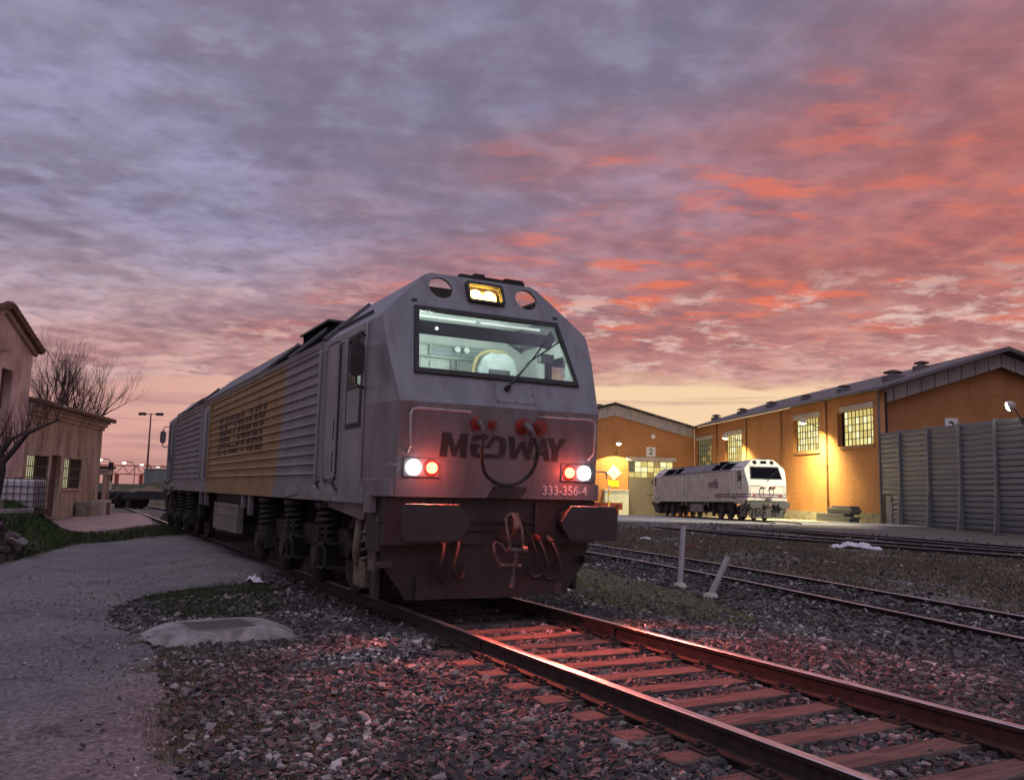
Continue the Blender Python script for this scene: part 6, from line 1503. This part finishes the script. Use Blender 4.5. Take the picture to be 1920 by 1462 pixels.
def wagon_frame():
    f = empty('wagon_frame', (-46.0, .75, -.05), ACR, label='rusty wagon underframe lying behind the lane', cat='wagon frame')
    for y in (-.9, .9): mb = MB(); mb.box(-1.5, 1.5, y-.1, y+.1, .52, .84); mb.build('side_beam', M_dark, f)
    for x in (-1.4, -.5, .4, 1.4): mb = MB(); mb.box(x-.08, x+.08, -.9, .9, .50, .70); mb.build('cross_beam', M_rust, f)
    for x0, x1 in ((-1.4, .0), (1.4, .0)): mb = MB(); mb.tube([(x0, -.95, .82), (x1, -.95, .60)], .05, 6); mb.build('brace', M_rust, f)
    for x in (-1.2, 1.2): mb = MB(); mb.box(x-.12, x+.12, -.95, .95, 0, .5); mb.build('trestle', M_dark, f)
    mb = MB(); mb.box(-.9, .8, -.6, .6, .84, .98); mb.build('scrap_plate', M_rust, f)
wagon_frame()
for k, (dx, lab) in enumerate(((0., 'concrete kerb piece lying left of the stored wheelsets'),)):
    mb = MB(); mb.box(-.7, .7, -.2, .2, 0, .3); o = mb.build('kerb_block', M_conc, bevel=.02); o.location = (-44.9, -2.2, -.1); o.rotation_euler = (0, 0, ACR+.1); tag(o, label=lab, cat='kerb')
def post_wood():
    p = empty('signal_post', (-58.05, -1.13, 0.0), label='short dark post on a concrete foot before the embankment', cat='post')
    mb = MB(); mb.box(-.14, .14, -.14, .14, -.2, 1.5); mb.build('foot', M_conc, p); mb = MB(); mb.box(-.16, .16, -.16, .16, 1.5, 2.8); mb.build('shaft', M_rust, p)
post_wood()
def mast():
    m_ = empty('floodlight_mast', (-122.2, 6.9, 0.), label='tall thin floodlight mast with two unlit heads left of the locomotive', cat='lamp mast')
    mb = MB(); mb.tube([(0, 0, -.5), (0.3, -.05, 5), (.75, -.1, 11.2)], [.17, .14, .09], 10); mb.build('pole', mat('mast_rust', (.16, .07, .06), None), m_, smooth=True)
    sd = Vector((math.cos(ACR), math.sin(ACR), 0)); b = Vector((.75, -.1, 11.1))
    mb = MB(); mb.tube([b-sd*1.2, b+sd*1.2], .05, 6); mb.build('crossarm', M_dark, m_)
    for q in (-1.5, -.95, .95, 1.5): mb = MB(); c = b+sd*q+Vector((0, 0, .35 if abs(q) > 1.5 else 0)); mb.box(c.x-.2, c.x+.2, c.y-.24, c.y+.24, c.z-.18, c.z+.2); mb.build('floodlight', M_dark, m_)
mast()
def gantry():
    g = empty('lattice_gantry', (-155.5, 8.2, 0), ACR, label='red lattice gantry spanning the tracks in the left distance', cat='gantry')
    mr = mat('gantry_red', (.36, .075, .06), None, rough=.6)
    for z in (2.9, 4.4):
        for y in (-.5, .5): mb = MB(); mb.box(-7.2, 7.2, y-.07, y+.07, z-.08, z+.08); mb.build('chord', mr, g)
    for k in range(12):
        x0 = -7.0+k*1.17; mb = MB(); a, b = ((x0, -.5, 2.9), (x0+1.17, -.5, 4.4)) if k % 2 else ((x0, -.5, 4.4), (x0+1.17, -.5, 2.9)); mb.tube([a, b], .06, 4); mb.build('diagonal', mr, g)
    for x in (-6.9, -3.5, .8, 4.5): mb = MB(); mb.box(x-.12, x+.12, -.6, .6, -1, 2.9); mb.build('leg', mr, g)
gantry()
mb = MB(); mb.box(-2.1, 2.1, -1.6, 1.6, -.6, 2.4); mb.box(-2.2, 2.2, -1.7, 1.7, 2.4, 2.55); o = mb.build('site_hut', mat('hut_grey', (.17, .20, .21), (.13, .15, .16), 1, .6)); o.location = (-121, 9.0, .9); o.rotation_euler = (0, 0, ACR); tag(o, label='grey metal hut in the left distance beside the mast', cat='hut')
def street_lamp(p, label):
    p = Vector(p); r = empty('street_lamp', (p.x, p.y, -.3), label=label, cat='street lamp', group='distant street lamps')
    h = p.z+.3; sd = Vector((math.cos(ACR), math.sin(ACR), 0))
    mb = MB(); mb.tube([sd*2.2, sd*2.2+Vector((0, 0, h-.8)), sd*1.6+Vector((0, 0, h+.1)), Vector((.0, 0, h+.1))], .09, 6); mb.build('pole', M_steel, r)
    mb = MB(); mb.box(-.55, .55, -.3, .3, h-.22, h+.05); mb.build('lamp_head', emit_mat('street_lamp_glow', (1., .93, .85), 7.), r, bevel=.1)
for p_, lb in (
        ((-169.54, 2.8, 5.65), 'leftmost distant street lamp, just right of the old house'),
        ((-178.47, 7.53, 5.39), 'second distant street lamp from the left'),
        ((-193.2, 12.01, 5.37), 'faint distant street lamp just left of the mast'),
        ((-197.0, 15.64, 5.21), 'small distant street lamp right of the mast'),
        ((-184.77, 17.13, 5.41), 'distant street lamp closest to the rear of the grey locomotive')): street_lamp(p_, lb)
